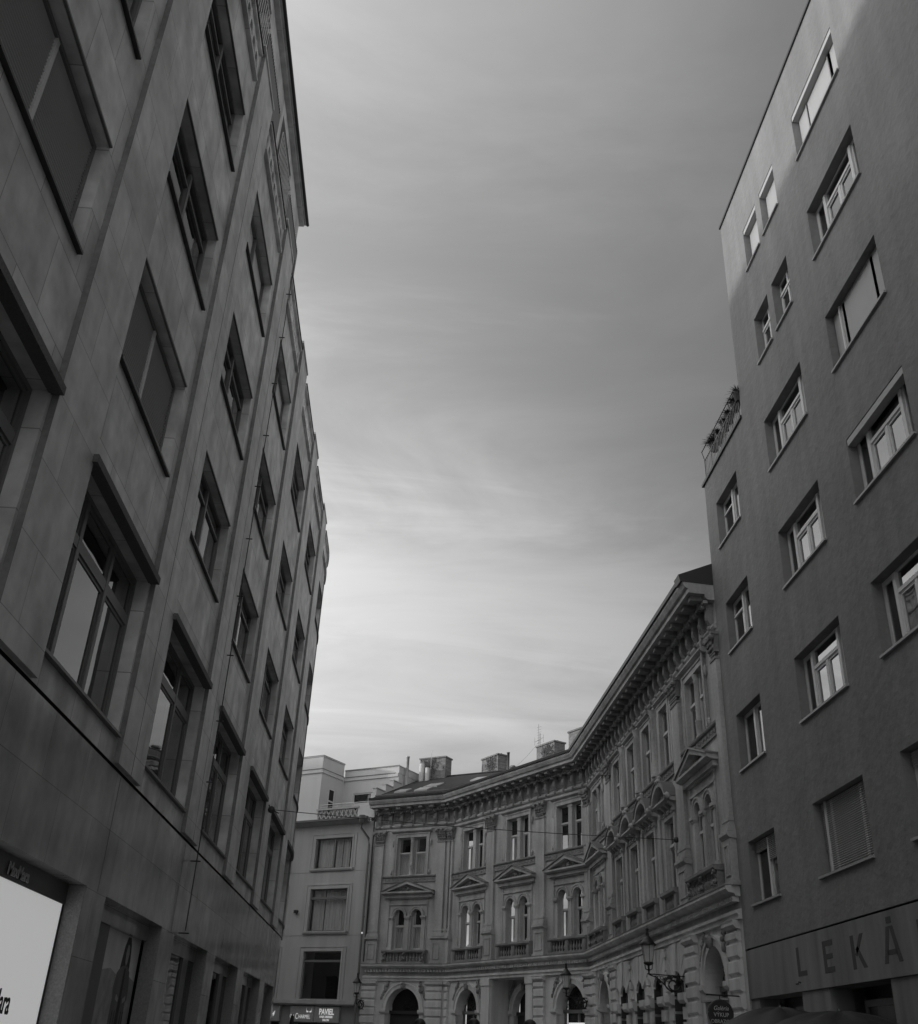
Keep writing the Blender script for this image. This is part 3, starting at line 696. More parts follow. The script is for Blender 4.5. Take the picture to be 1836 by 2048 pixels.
def pediment(f, c, hw=1.72, z0=9.72, z1=10.42, d=.36):
    m = MB(f); t = .13
    m.dz([(0, z0 - .04), (d * .6, z0 - .02), (d, z0 + .04), (d, z0 + .12), (0, z0 + .14)], c - hw, c + hw)
    m.box(c - hw + .1, c + hw - .1, 0, d * .45, z0 - .2, z0 - .04)
    for s_ in (-1, 1):
        m.sz([(c + s_ * hw, z0 + .12), (c + s_ * (hw - .35), z0 + .12), (c, z1 - .17), (c, z1)], 0, d)
    m.sz([(c - hw + .4, z0 + .12), (c + hw - .4, z0 + .12), (c, z1 - .14)], 0, .06)
    o = m.build('pediment', 'stucco', pal)
    cv = MB(f)
    for s_ in (-1, 1): cv.sz([(c + s_ * (hw + .03), z0 + .12), (c + s_ * (hw + .03), z0 + .165), (c, z1 + .055), (c, z1 + .004)], 0, d + .05)
    cv.build('sheet_cover', 'sheet', o)
    r_ = MB(f)
    relief(r_, lambda t: (c + (t - .5) * 1.9, .09, z0 + .17 + .13 * (1 - abs(2 * t - 1)) * random.uniform(.3, 1.6)), .055, 26)
    r_.blob((c, .12, z0 + .3), (.12, .08, .12), 8, .2)
    r_.build('tympanum_relief', 'stucco2', o)
def arched_pair(f, c):
    m = MB(f)
    # arched infill in the two rectangular openings
    for s_ in (-1, 1):
        cc = c + s_ * .59; r = .33; ar = arc(cc, 8.55, r, 0, math.pi, 12)
        for half in (1, -1):
            pts_ = [p for p in ar if (p[0] - cc) * half >= -1e-6]
            if half == 1: m.sz([(cc + .372, 8.55)] + pts_ + [(cc, 8.965), (cc + .372, 8.965)], -.3, -.0)
            else: m.sz([(cc - .372, 8.965), (cc, 8.965)] + pts_ + [(cc - .372, 8.55)], -.3, -.0)
        for r0, r1, dd in ((.36, .46, .07), (.46, .52, .1)):
            o_ = arc(cc, 8.55, r1, 0, math.pi, 14); i_ = arc(cc, 8.55, r0, 0, math.pi, 14)
            for k in range(14): m.sz([i_[k], o_[k], o_[k + 1], i_[k + 1]], 0, dd)
    # jamb strips, capitals, little plinths
    for x in (c - 1.08, c, c + 1.08):
        w = .12
        m.box(x - w, x + w, -.28 if x == c else 0, .06, 6.9, 8.38).box(x - w - .04, x + w + .04, -.28 if x == c else 0, .1, 6.76, 6.9)
        m.box(x - w - .03, x + w + .03, -.05, .10, 8.38, 8.44).box(x - w - .06, x + w + .06, -.05, .14, 8.44, 8.54)
    m.box(c - 1.3, c - 1.26, 0, .05, 6.76, 9.5).box(c + 1.26, c + 1.3, 0, .05, 6.76, 9.5).box(c - 1.3, c + 1.3, 0, .06, 9.14, 9.2).box(c - 1.32, c + 1.32, 0, .09, 9.46, 9.54)
    o = m.build('arched_window', 'stucco', pal)
    cu = random.random() < .5
    for s_ in (-1, 1):
        cc = c + s_ * .59
        pane_set(f, cc - .37, cc + .37, 6.78, 8.96, o, split=.55, cur=cu)
    return o
def baluster(mb, x, d, z0, z1, s=1.0):
    h = z1 - z0
    mb.lathe(x, d, [(.05 * s, z0), (.05 * s, z0 + .06 * h), (.025 * s, z0 + .12 * h), (.06 * s, z0 + .35 * h), (.05 * s, z0 + .5 * h), (.022 * s, z0 + .72 * h), (.04 * s, z0 + .8 * h), (.025 * s, z0 + .86 * h), (.05 * s, z0 + .92 * h), (.05 * s, z1)], 8)
def balustrade(f, c, hw, scroll=False, d=.26):
    m = MB(f); m.box(c - hw, c + hw, 0, d, 6.04, 6.14); m.dz([(0, 6.6), (d + .02, 6.6), (d + .07, 6.66), (d + .07, 6.74), (0, 6.76)], c - hw - .03, c + hw + .03)
    ps = [c - hw + .12, c, c + hw - .12]
    for x in ps:
        if scroll: 
            m.box(x - .11, x + .11, 0.0, d - .04, 6.14, 6.6)
            for k in range(9): m.blob((x + .07 * math.sin(k * 2.2), d - .03 + .05 * math.sin(k), 6.18 + k * .048), (.07, .07, .06), 6, .3)
        else: m.box(x - .12, x + .12, 0.0, d + .01, 6.14, 6.6).box(x - .07, x + .07, d + .01, d + .03, 6.2, 6.54)
    o = m.build('balustrade', 'stucco2', pal)
    for x0, x1 in ((ps[0] + .12, ps[1] - .12), (ps[1] + .12, ps[2] - .12)):
        n = max(3, round((x1 - x0) / .21))
        for i in range(n): b = MB(f); baluster(b, x0 + (i + .5) * (x1 - x0) / n, d - .09, 6.14, 6.6, 1.15); b.build('baluster', 'stucco2', o)
    MB(f).box(c - hw + .2, c + hw - .2, .0, .012, 6.14, 6.6).build('balustrade_back', 'room', o) if not scroll else None  # near-black plate on the wall; shade behind the balusters is painted in
def capital(f, a, b, dd=.12):
    c = (a + b) / 2; w = (b - a) / 2; m = MB(f)
    m.box(a - .02, b + .02, 0, dd + .03, 12.5, 12.58)
    for i in range(int((b - a) / .1)): m.blob((a + .05 + i * .1, dd + .01, 12.66), (.035, .035, .05), 6)
    m.box(a - .02, b + .02, 0, dd + .03, 12.73, 12.78)
    m.sz([(a, 12.78), (b, 12.78), (b + .12, 13.24), (a - .12, 13.24)], 0, dd + .03)
    for row, (z, n, r) in enumerate(((12.88, 5, .085), (13.02, 4, .09))):
        for i in range(n):
            x = a + (b - a) * (i + .5) / n; m.blob((x, dd + .04 + row * .04, z), (r * .8, r * .7, r * 1.2), 6, .25); m.blob((x, dd + .10 + row * .05, z + .08), (r * .6, r * .5, r * .4), 6, .2)
    for x in (a - .05, b + .05): m.blob((x, dd + .1, 13.17), (.11, .11, .1), 8, .1)
    m.blob((c, dd + .1, 13.2), (.09, .08, .09), 8, .15)
    m.sd([(a - .14, 0), (b + .14, 0), (b + .16, dd + .14), (c, dd + .09), (a - .16, dd + .14)], 13.24, 13.34)
    return m
def pilaster(f, a, b, dd=.12):
    m = MB(f); m.box(a, b, 0, dd, 7.72, 12.5)
    for z0, z1, e in ((7.72, 7.82, .05), (7.62, 7.72, .03), (7.52, 7.62, .08), (7.44, 7.52, .1)): m.box(a - e, b + e, 0, dd + e, z0, z1)
    m.dz([(0, 7.24), (dd + .08, 7.26), (dd + .16, 7.34), (dd + .16, 7.42), (0, 7.44)], a - .12, b + .12)
    m.box(a - .07, b + .07, 0, dd + .07, 6.14, 7.25).box(a - .12, b + .12, 0, dd + .12, 6.02, 6.14)
    if b - a > .3:
        q = dd + .07
        for x0, x1, z0, z1 in ((a + .06, b - .06, 7.06, 7.1), (a + .06, b - .06, 6.28, 6.32), (a + .06, a + .1, 6.32, 7.06), (b - .1, b - .06, 6.32, 7.06)): m.box(x0, x1, q, q + .03, z0, z1)
    o = m.build('pilaster', 'stucco', pal)
    capital(f, a, b, dd).build('capital', 'stucco2', o)
for f, us in ((FA, [2.75]), (FB, UWN['B']), (FD, UWN['D'])):
    for c in us:
        upper_window(f, c, rnd=(f is not FB)); arched_pair(f, c); pediment(f, c); balustrade(f, c, 1.42, scroll=(f is not FB))
for f, a, b in ((FA, .98, 4.6), (FB, .22, 3.8), (FB, 4.5, 8.3), (FB, 9.05, 12.35), (FD, .5, 4.3), (FD, 5.25, 15.4), (FD, 16.2, 20.3)): sill_band(f, a, b)
for f, a, b in ((FA, .12, .28), (FA, .42, .96), (FA, 4.68, 5.3), (FB, .05, .2), (FB, 3.78, 4.48), (FB, 8.3, 9.02), (FB, 12.2, 12.48), (FD, .02, .5), (FD, 4.35, 5.2), (FD, 15.42, 16.18), (FD, 20.2, 20.62)): pilaster(f, a, b)
# middle bays of the long front
for i, c in enumerate(mid):
    m = MB(FD)
    for a, b in ((c - .74, c - .56), (c + .56, c + .74)): m.box(a, b, 0, .06, 10.75, 13.16).box(a, b, 0, .06, 6.78, 9.2)
    m.box(c - .56, c + .56, 0, .06, 13.0, 13.16).box(c - .8, c + .8, 0, .09, 13.16, 13.24).dz([(0, 13.24), (.12, 13.25), (.2, 13.3), (.2, 13.34), (0, 13.35)], c - .9, c + .9)
    m.box(c - .56, c + .56, 0, .06, 9.05, 9.2).box(c - .8, c + .8, 0, .09, 9.2, 9.26)
    o = m.build('window', 'stucco', pal)
    pane_set(FD, c - .56, c + .56, 10.75, 13.0, o, split=.58); pane_set(FD, c - .52, c + .52, 6.75, 9.05, o, split=.62, cur=(i == 1))
    # segmental pediment on brackets
    p = MB(FD); z0 = 9.52
    p.dz([(0, z0 - .04), (.26, z0 - .02), (.36, z0 + .04), (.36, z0 + .1), (0, z0 + .12)], c - 1.02, c + 1.02)
    o2 = arc(c, z0 - .35, 1.12, rad(26), rad(154), 14); i2 = arc(c, z0 - .35, .95, rad(30), rad(150), 14)
    for k in range(14): p.sz([i2[k], o2[k], o2[k + 1], i2[k + 1]], 0, .4)
    p.sz([(c + .85, z0 + .12)] + i2[1:-1] + [(c - .85, z0 + .12)], 0, .06)
    p.blob((c, .36, z0 + .78), (.13, .12, .13), 8, .25).blob((c, .3, z0 + .93), (.09, .09, .08), 8, .3)
    for s_ in (-1, 1): p.blob((c + s_ * 1.0, .34, z0 + .1), (.13, .14, .12), 8, .3)
    for s_ in (-1, -.33, .33, 1):
        x = c + s_ * .75; p.dz([(0, 9.2), (.1, 9.22), (.12, 9.34), (.26, 9.44), (.26, 9.5), (0, 9.5)], x - .07, x + .07); p.blob((x, .12, 9.24), (.07, .06, .07), 6, .2)
    po_ = None
    po = p.build('segmental_pediment', 'stucco', pal)
    o3 = arc(c, z0 - .35, 1.15, rad(24), rad(156), 14); o2b = arc(c, z0 - .35, 1.122, rad(24), rad(156), 14); cv = MB(FD)
    for k in range(14): cv.sz([o2b[k], o3[k], o3[k + 1], o2b[k + 1]], 0, .44)
    cv.build('sheet_cover', 'sheet', po)
    rr = MB(FD); relief(rr, lambda t: (c + (t - .5) * 1.3, .16, z0 + .2 + .24 * (1 - abs(2 * t - 1)) * random.uniform(.2, 1.2)), .06, 24); rr.build('tympanum_relief', 'stucco2', po)
    balustrade(FD, c, .82, d=.2) if False else None
    b = MB(FD); b.box(c - .85, c + .85, 0, .16, 6.04, 6.14); b.dz([(0, 6.58), (.2, 6.58), (.26, 6.64), (.26, 6.74), (0, 6.76)], c - .88, c + .88)
    for x in (c - .7, c + .7): b.box(x - .15, x + .15, 0, .18, 6.14, 6.6)
    bo = b.build('balustrade', 'stucco2', pal); 
    for k in range(5): bb = MB(FD); baluster(bb, c - .4 + k * .2, .1, 6.14, 6.6, 1.15); bb.build('baluster', 'stucco2', bo)
    MB(FD).box(c - .55, c + .55, 0, .012, 6.14, 6.6).build('balustrade_back', 'room', bo)  # dark plate paints the shade between these balusters
for x in (mid[0] + 1.3, mid[1] + 1.28, mid[2] + 1.3):
    MB(FD).box(x - .17, x + .17, 0, .06, 10.78, 13.3).lathe(x, .08, [(.15, 10.8), (.15, 10.9), (.11, 10.95), (.13, 11.3), (.1, 11.35), (.09, 12.9), (.12, 12.95), (.1, 13.0), (.17, 13.28)], 12).build('engaged_column', 'stucco', pal)
    MB(FD).box(x - .14, x + .14, 0, .06, 6.1, 9.3).box(x - .2, x + .2, 0, .12, 6.06, 6.8).build('wall_strip', 'stucco', pal)
for x in (mid[0] - .95, mid[3] + .95): MB(FD).box(x - .09, x + .09, 0, .06, 10.78, 13.3).build('wall_strip', 'stucco', pal)
# ground floor: banded piers
def rust(f, a, b, dd=.14, z1=4.95):
    m = MB(f); m.box(a + .03, b - .03, 0, dd - .07, GZ, z1); z = z1 - .06; k = 0
    while z > GZ + .3:
        h = .34
        if k == 0: h = .22
        m.dz([(0, z), (dd - .01, z), (dd + .0, z - .03), (dd, z - h + .05), (dd - .06, z - h), (0, z - h)], a, b); z -= h + .07; k += 1
    m.dz([(0, 4.95), (dd, 4.97), (dd + .07, 5.05), (dd + .07, 5.12), (dd + .09, 5.175), (0, 5.175)], a - .05, b + .05)
    m.build('banded_pier', 'stucco_l', pal)
for f, a, b in ((FA, .22, 1.24), (FA, 4.5, 5.44), (FB, .02, .3), (FB, 8.2, 8.98), (FB, 12.1, 12.5), (FD, .25, 1.15), (FD, 4.2, 5.35), (FD, 15.35, 16.35), (FD, 19.6, 20.62)): rust(f, a, b)
def gf_arch(f, c, r=1.08, zs=3.75, kind='grille', deep=.55, dback=0.0):
    m = MB(f); ar = arc(c, zs, r, 0, math.pi, 20); top = zs + r + .02; o0 = dback
    R_ = [p for p in ar if p[0] >= c - 1e-6]; L_ = [p for p in ar if p[0] <= c + 1e-6]
    m.sz([(c + r + .03, zs)] + R_ + [(c, top + .03), (c + r + .03, top + .03)], o0 - deep, o0 + .002); m.sz([(c - r - .03, top + .03), (c, top + .03)] + L_ + [(c - r - .03, zs)], o0 - deep, o0 + .002)
    for r0, r1, dd in ((r, r + .2, .1), (r + .2, r + .28, .14)):
        A_ = arc(c, zs, r1, 0, math.pi, 22); B_ = arc(c, zs, r0, 0, math.pi, 22)
        for k in range(22): m.sz([B_[k], A_[k], A_[k + 1], B_[k + 1]], o0, o0 + dd)
    for s_ in (-1, 1):
        x = c + s_ * (r + .16); m.box(x - .13, x + .13, o0 - .1, o0 + .08, GZ, zs - .22); m.dz([(o0 - .2, zs - .22), (o0 + .12, zs - .2), (o0 + .18, zs - .12), (o0 + .18, zs), (o0 - .2, zs)], x - .2, x + .2)
    o = m.build('door_arch', 'stucco_l', pal)
    k_ = MB(f); k_.blob((c, o0 + .16, zs + r + .12), (.14, .12, .2), 8, .25).blob((c, o0 + .22, zs + r + .2), (.09, .08, .09), 8, .2)
    k_.build('keystone', 'stucco2', o)
    for s_ in (-1, 1):
        sp = MB(f)
        for i in range(16):
            t = i / 15; x = c + s_ * (r + .36 - .42 * t); z = zs + .55 + .78 * t; sp.blob((x + random.uniform(-.05, .05), o0 + .05, z), (.07, .05, .09), 6, .35)
        sp.blob((c + s_ * (r - .02), o0 + .1, zs + r + .1), (.07, .07, .08), 8).blob((c + s_ * (r + .02), o0 + .09, zs + r - .12), (.09, .07, .15), 8, .1).blob((c + s_ * (r + .15), o0 + .06, zs + r - .0), (.08, .03, .16), 6, .1)
        sp.build('spandrel_relief', 'stucco2', o)
    dd = o0 - deep + .12
    MB(f).box(c - r, c + r, dd - .2, dd - .18, GZ, top).build('room', 'room', o)
    if kind == 'grille':
        gr = MB(f)
        for q in range(-7, 8):
            for sg in (-1, 1):
                x0 = c + q * .24; pts = []
                a0 = (x0 - sg * .9, zs - .05); 
                seg = []
                for t in range(13):
                    x = x0 + sg * (t / 12 * 1.2 - .1); z = zs - .02 + t / 12 * 1.2
                    if (x - c) ** 2 + (z - zs) ** 2 < (r - .03) ** 2: seg.append((x, dd, z))
                if len(seg) > 1: gr.tube(seg, .012, 4)
        for t in range(10): gr.blob((c + (t - 4.5) * .19, dd + .01, zs + .1), (.04, .02, .07), 6)
        gr.build('iron_grille', 'iron', o)
        MB(f).box(c - r + .02, c + r - .02, dd - .09, dd - .08, GZ, top - .05).build('glass', 'glass_old', o)
        MB(f).box(c - r, c + r, dd - .05, dd + .1, zs - .16, zs - .02).box(c - .04, c + .04, dd - .03, dd + .05, GZ, zs - .16).box(c - r, c - r + .1, dd - .03, dd + .05, GZ, zs - .16).box(c + r - .1, c + r, dd - .03, dd + .05, GZ, zs - .16).build('door_frame', 'frame_d', o)
    else:
        m = MB(f).box(c - r, c + r, dd - .12, dd - .05, GZ, zs - .2).box(c - r, c + r, dd - .06, dd + .08, zs - .2, zs - .04)
        for x in (c - r / 2, c + r / 2):
            for z in (1.0, 2.2): m.box(x - .35, x + .35, dd - .05, dd + .0, z, z + .9)
        m.build('door', 'dark', o)
        gr = MB(f)
        for i in range(40):
            a_ = random.uniform(.1, math.pi - .1); q = random.uniform(.1, r - .12); cx2 = c + q * math.cos(a_); cz2 = zs + q * math.sin(a_); gr.tube([(cx2 + .07 * math.cos(u), dd, cz2 + .07 * math.sin(u)) for u in [k * .9 for k in range(6)]], .009, 4)
        gr.build('iron_grille', 'iron', o)
    return o
gf_arch(FA, 2.7, kind='door'); gf_arch(FB, 2.2, 1.0); gf_arch(FB, 11.0, 1.04)
gf_arch(FD, 2.5, .97, kind='grille'); gf_arch(FD, 17.75, .97)
# portal recess on the middle front
for q0, q1 in ((3.62, 4.36), (7.54, 8.1)): MB(FB).box(q0, q1, .0, .12, GZ, 5.0).box(q0 - .04, q1 + .04, 0, .16, 4.86, 5.17).build('portal_pier', 'stucco_l', pal)
MB(FB).wall(4.35, 7.55, GZ, 5.2, [(4.95, 6.95, GZ, 4.78)], d=-1.05, depth=.3).build('portal_back_wall', 'stucco', pal)
gf_arch(FB, 5.95, .98, kind='door', deep=.3, dback=-1.04)
MB(FB).tube([(7.82, .14, 2.2), (7.82, .14, 2.95), (7.7, .15, 3.1), (7.95, .15, 3.12)], .012, 5).build('wall_hook', 'dark', pal)
# small arched openings with joggled voussoirs
for i, c in enumerate(mid):
    m = MB(FD); r = .5; zs = 3.8; ar = arc(c, zs, r, 0, math.pi, 12)
    R_ = [p for p in ar if p[0] >= c - 1e-6]; L_ = [p for p in ar if p[0] <= c + 1e-6]
    m.sz([(c + .56, GZ), (c + r, GZ)] + R_ + [(c, 4.335), (c + .56, 4.335)], -.6, .003); m.sz([(c - .56, 4.335), (c, 4.335)] + L_ + [(c - r, GZ), (c - .56, GZ)], -.6, .003)
    for k in range(7):
        a0 = rad(26 + k * 18.3); a1 = rad(26 + (k + 1) * 18.3 - 2.5)
        def ray_to(a, z=5.14):
            tt = (z - zs) / math.sin(a); x = c + tt * math.cos(a)
            if abs(x - c) > 1.22: tt = 1.22 / abs(math.cos(a)); return (c + tt * math.cos(a), zs + tt * math.sin(a))
            return (x, z)
        dd = .07 if k != 3 else .12
        p0, p1 = ray_to(a0), ray_to(a1); i0 = (c + (r + .02) * math.cos(a0), zs + (r + .02) * math.sin(a0)); i1 = (c + (r + .02) * math.cos(a1), zs + (r + .02) * math.sin(a1))
        m.sz([i0, p0, p1, i1], 0, dd)
    for z in (2.1, 2.52, 2.94, 3.36):
        for s_ in (-1, 1): m.box(c + s_ * .8 - .28, c + s_ * .8 + .28, 0, .09, z, z + .34) if z < 3.3 else m.dz([(0, z), (.16, z + .02), (.22, z + .1), (.22, z + .3), (0, z + .34)], c + s_ * .82 - .34, c + s_ * .82 + .34)
    o = m.build('arched_opening', 'stucco_l', pal)
    sf = MB(FD)
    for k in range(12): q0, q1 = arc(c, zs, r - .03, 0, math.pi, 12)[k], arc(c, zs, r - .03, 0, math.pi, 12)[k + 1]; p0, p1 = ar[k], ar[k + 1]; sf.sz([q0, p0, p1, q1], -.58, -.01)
    sf.build('arch_lining', 'dark_lining', o)
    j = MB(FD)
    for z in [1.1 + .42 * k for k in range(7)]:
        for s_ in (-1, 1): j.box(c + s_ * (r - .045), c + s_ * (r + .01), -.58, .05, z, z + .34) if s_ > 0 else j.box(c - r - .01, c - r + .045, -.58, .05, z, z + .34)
    j.box(c - r, c + r, -.585, -.58, GZ, 3.9); j.build('banded_reveal', 'dark_lining', o)
    MB(FD).box(c - r, c + r, -.6, -.58, GZ, 4.32).build('room', 'room', o)
for x in [(mid[k] + mid[k + 1]) / 2 for k in range(3)]:
    m = MB(FD)
    for z in (3.78, 4.1): m.dz([(0, z), (.1, z + .02), (.1, z + .26), (.0, z + .3)], x - .26 + (z - 3.78) * .3, x + .26 - (z - 3.78) * .3)
    m.sz([(x - .12, 4.45), (x + .12, 4.45), (x, 4.8)], 0, .1); m.box(x - .16, x + .16, 0, .12, 4.82, 4.96); m.build('carved_block', 'stucco_l', pal)
# window in the arch by the apartment building: notice, ledge
MB(FD).box(1.6, 2.2, -.4, -.38, 2.9, 4.1).build('arch_poster', 'frame_l', pal, label='white printed poster in the arch window')
MB(FD).box(1.68, 2.05, -.379, -.375, 3.25, 3.85).build('arch_poster_print', 'board', pal)
MB(FD).box(1.4, 3.3, -.1, .3, 3.28, 3.34).box(1.5, 3.2, -.1, .2, 3.0, 3.27).build('shop_ledge', 'sill', pal)
# roof
ER = -5.0; RZ = 17.75
RP = [(.96, 15.12), (ER, RZ), (ER, RZ - .2), (.7, 14.95)]
roof = sweep('roof', RP, 'tile', path=[(AE, nA), (AB, miter(nA, nB)), (BC, miter(nB, nD)), (D0 + Vector((0, 1.2)), nD)])
sweep('rear_roof', [(ER, RZ), (ER - 6, 15), (ER - 6, 14.8), (ER, RZ - .2)], 'tile', roof, path=[(AE, nA), (AB, miter(nA, nB)), (BC, miter(nB, nD)), (D0, nD)])
sweep('ridge_cap', [(ER + .15, RZ - .03), (ER, RZ + .07), (ER - .15, RZ - .03)], 'tile', roof, path=[(AE, nA), (AB, miter(nA, nB)), (BC, miter(nB, nD)), (D0, nD)])
sweep('snow_guard', [(.35, 15.42), (.33, 15.5), (.31, 15.42)], 'dark', roof, path=[(AE, nA), (AB, miter(nA, nB)), (BC, miter(nB, nD)), (D0 + Vector((0, 2)), nD)])
MB(FD).dz([(1.05, 14.98), (1.1, 15.2), (-.2, 15.75), (-.6, 15.7), (-.6, 14.9)], -.02, .5).build('gable_flashing', 'dark', roof)
def roof_z(d): return 15.12 + (RZ - 15.12) * (.96 - d) / (.96 - ER)
for c, d, w, h in ((2.55, -1.75, 1.0, .9), (2.65, -.75, .95, .75), (4.15, -.75, .85, .7), (-.3, -2.6, 1.0, .9)):
    m = MB(FA); z0, z1 = roof_z(d + h / 2) + .08, roof_z(d - h / 2) + .08
    a, b = c - w / 2, c + w / 2
    m.add([(a, d + h / 2, z0), (b, d + h / 2, z0), (b, d - h / 2, z1), (a, d - h / 2, z1), (a, d + h / 2, z0 - .12), (b, d + h / 2, z0 - .12), (b, d - h / 2, z1 - .12), (a, d - h / 2, z1 - .12)], [(0, 1, 2, 3), (0, 1, 5, 4), (1, 2, 6, 5), (2, 3, 7, 6), (3, 0, 4, 7)])
    m.build('skylight', 'skyl', roof)
def chimney(f, a, b, d, z1, ivy=True):
    m = MB(f).box(a, b, d - .4, d + .4, 16.6, z1 - .09).box(a - .06, b + .06, d - .46, d + .46, z1 - .09, z1)
    o = m.build('chimney', 'brick', roof)
    MB(f).lathe((a + b) / 2, d, [(.1, z1), (.08, z1 + .1), (.02, z1 + .12)], 8).lathe(b - .2, d, [(.05, z1), (.05, z1 + .1)], 6).build('chimney_pot', 'dark', o)
    if ivy:
        v = MB(f)
        for i in range(260):
            x = random.gauss((a + b) / 2 + .25, .3); z = random.gauss(z1 - .55, .25)
            if not (a < x < b and 17 < z < z1): continue
            r = random.uniform(.03, .06); q = d + .4 + random.uniform(.01, .05); t = random.uniform(0, 3)
            v.quad((x - r, q, z), (x, q + .02, z - r), (x + r, q, z), (x, q + .03, z + r))
        v.build('ivy', 'foliage', o)
chimney(FA, 3.45, 5.4, -5.0, 19.0)
chimney(FB, -4.3, -2.4, -5.0, 19.0)
chimney(FB, 1.85, 3.65, -5.0, 18.55)
chimney(FB, 5.05, 6.3, -5.0, 18.75, False)
MB(FB).lathe(-1.8, -5, [(.09, 17.5), (.09, 18.95), (.11, 18.95), (.11, 19.0)], 10).blob((-1.3, -5, 17.95), (.3, .2, .12), 8).build('vent_pipe', 'sheet', roof)
ant = MB(FB); ax = 1.65
ant.tube([(ax, -5, 17.6), (ax, -5, 19.5)], .02).tube([(ax - .55, -5, 19.05), (ax + .35, -5, 19.15)], .012, 4).tube([(ax - .15, -5, 18.7), (ax - .15, -5, 20.1)], .012, 4)
for k in range(7): ant.tube([(ax - .15 - .16, -5.0 + .0, 18.9 + k * .17), (ax - .15 + .16, -5.1, 18.93 + k * .17)], .007, 4)
for s_ in (-.55, .35): ant.tube([(ax + s_, -5, 18.85), (ax + s_, -5, 19.35)], .01, 4)
ant.tube([(ax, -5, 19.0), (ax - 1.2, -4.9, 18.3), (ax - 2.6, -4.9, 17.8)], .008, 4)
tag(ant.build('tv_antenna', 'sheet'), 'thin television antenna mast standing on the palace roof between two chimneys', 'antenna')
# pipes on the near front
MB(FD).tube([(1.35, .12, 14.3), (1.35, .12, 10.8)], .035).tube([(1.5, .1, 13.2), (1.5, .1, 10.8)], .02).build('downpipe', 'stucco', pal)
tl = MB(FD).tube([(2.2, -.35, 2.9), (2.2, -.35, 4.3)], .03)
tl.build('window_post', 'sheet', pal)
MB(FB).box(10.45, 11.9, -.35, -.25, 2.75, 3.2).build('lit_shop_sign', 'lit', pal)

# ============================================================ TOWNHOUSE with terrace (far left)
PF = FA
town = thing('townhouse', 'pale plain townhouse with wide curtained windows and a set back white roof terrace', 'building')
ths = [(7.05, 9.8, 11.37, 13.17), (7.08, 9.82, 7.8, 10.2), (7.12, 9.85, 4.15, 6.72), (11.85, 14.6, 11.37, 13.17), (11.85, 14.6, 7.8, 10.2), (11.85, 14.6, 4.15, 6.72)]
MB(PF).wall(5.5, 24, 3.9, 14.05, ths, depth=.22).build('wall', 'render_p', town)
def town_window(a, b, z0, z1, kind):
    m = MB(PF)
    for x0, x1, q0, q1 in ((a - .32, a - .27, z0 - .1, z1 + .27), (b + .27, b + .32, z0 - .1, z1 + .27), (a - .27, b + .27, z1 + .22, z1 + .27)): m.box(x0, x1, 0, .04, q0, q1)
    for x0, x1, q0, q1 in ((a - .1, a, z0, z1 + .1), (b, b + .1, z0, z1 + .1), (a, b, z1, z1 + .1)): m.box(x0, x1, 0, .05, q0, q1)
    m.box(a - .3, a - .05, 0, .012, z0, z1 + .25).box(b + .05, b + .3, 0, .012, z0, z1 + .25).box(a - .05, b + .05, 0, .012, z1 + .05, z1 + .25)
    o = m.build('window', 'render_p', town)
    fr = MB(PF); sash(fr, a, b, z0, z1, -.1, .07, .06)
    if kind == 0: fr.box((a + b) / 2 - .05, (a + b) / 2 + .05, -.16, -.09, z0, z1)
    else: zt = z1 - .58; fr.box(a, b, -.17, -.06, zt, zt + .12); 
    fr.build('frame', 'frame_d', o)
    MB(PF).box(a, b, -.15, -.145, z0, z1).build('glass', 'glass', o); MB(PF).box(a - .2, b + .2, -1.4, -1.38, z0 - .1, z1 + .1).build('room', 'room', o)
    MB(PF).dz([(0, z0 - .16), (.1, z0 - .14), (.14, z0 - .06), (.14, z0 - .0), (0, z0 + .02)], a - .22, b + .22).build('sill', 'render_p', o)
    if kind < 2:
        cu = MB(PF); x = a + .05; k = 0; pts = []
        while x < b - .03: pts.append((x, -.34 + .05 * math.sin(k * 1.1) + .02 * math.sin(k * 2.7))); x += .04; k += 1
        for (x0, d0), (x1, d1) in zip(pts, pts[1:]):
            if random.random() < .96: cu.quad((x0, d0, z0 + .02), (x1, d1, z0 + .02), (x1, d1, z1 - .02), (x0, d0, z1 - .02))
        cu.build('curtain', 'curtain', o)
for i, h in enumerate(ths): town_window(*h, i % 3)
for z in (11.17, 7.58): MB(PF).box(5.5, 24, 0, .012, z, z + .02).build('string_line', 'sill', town)
cg = MB(PF).dz([(0, 13.95), (.12, 13.98), (.35, 14.08), (.42, 14.16), (.42, 14.24), (0, 14.3)], 5.9, 24); cg.build('cornice', 'render_p', town)
MB(PF).dz([(.42, 14.12), (.56, 14.12), (.58, 14.24), (.42, 14.24)], 5.75, 24).build('gutter', 'sheet', town)
d_ = MB(PF).lathe(6.15, .5, [(.08, 13.8), (.2, 13.95), (.2, 14.3)], 10).tube([(6.15, .5, 13.85), (6.15, .5, 13.55), (5.75, .2, 12.95), (5.72, .16, 12.6), (5.7, .16, .5)], .065, 8)
for z in (11.5, 8.5, 5.5): d_.lathe(5.7, .16, [(.085, z), (.085, z + .08)], 8)
d_.build('downpipe', 'sheet', town)
MB(PF).tube([(5.48, .14, 14.3), (5.45, .12, 6)], .04, 6).build('downpipe', 'dark', town)
MB(PF).blob((5.62, .28, 7.66), (.06, .06, .06), 8).build('wall_lamp', 'white', town)
MB(PF).box(10.62, 10.84, 0, .18, 8.85, 9.02).build('wall_box', 'dark', town)
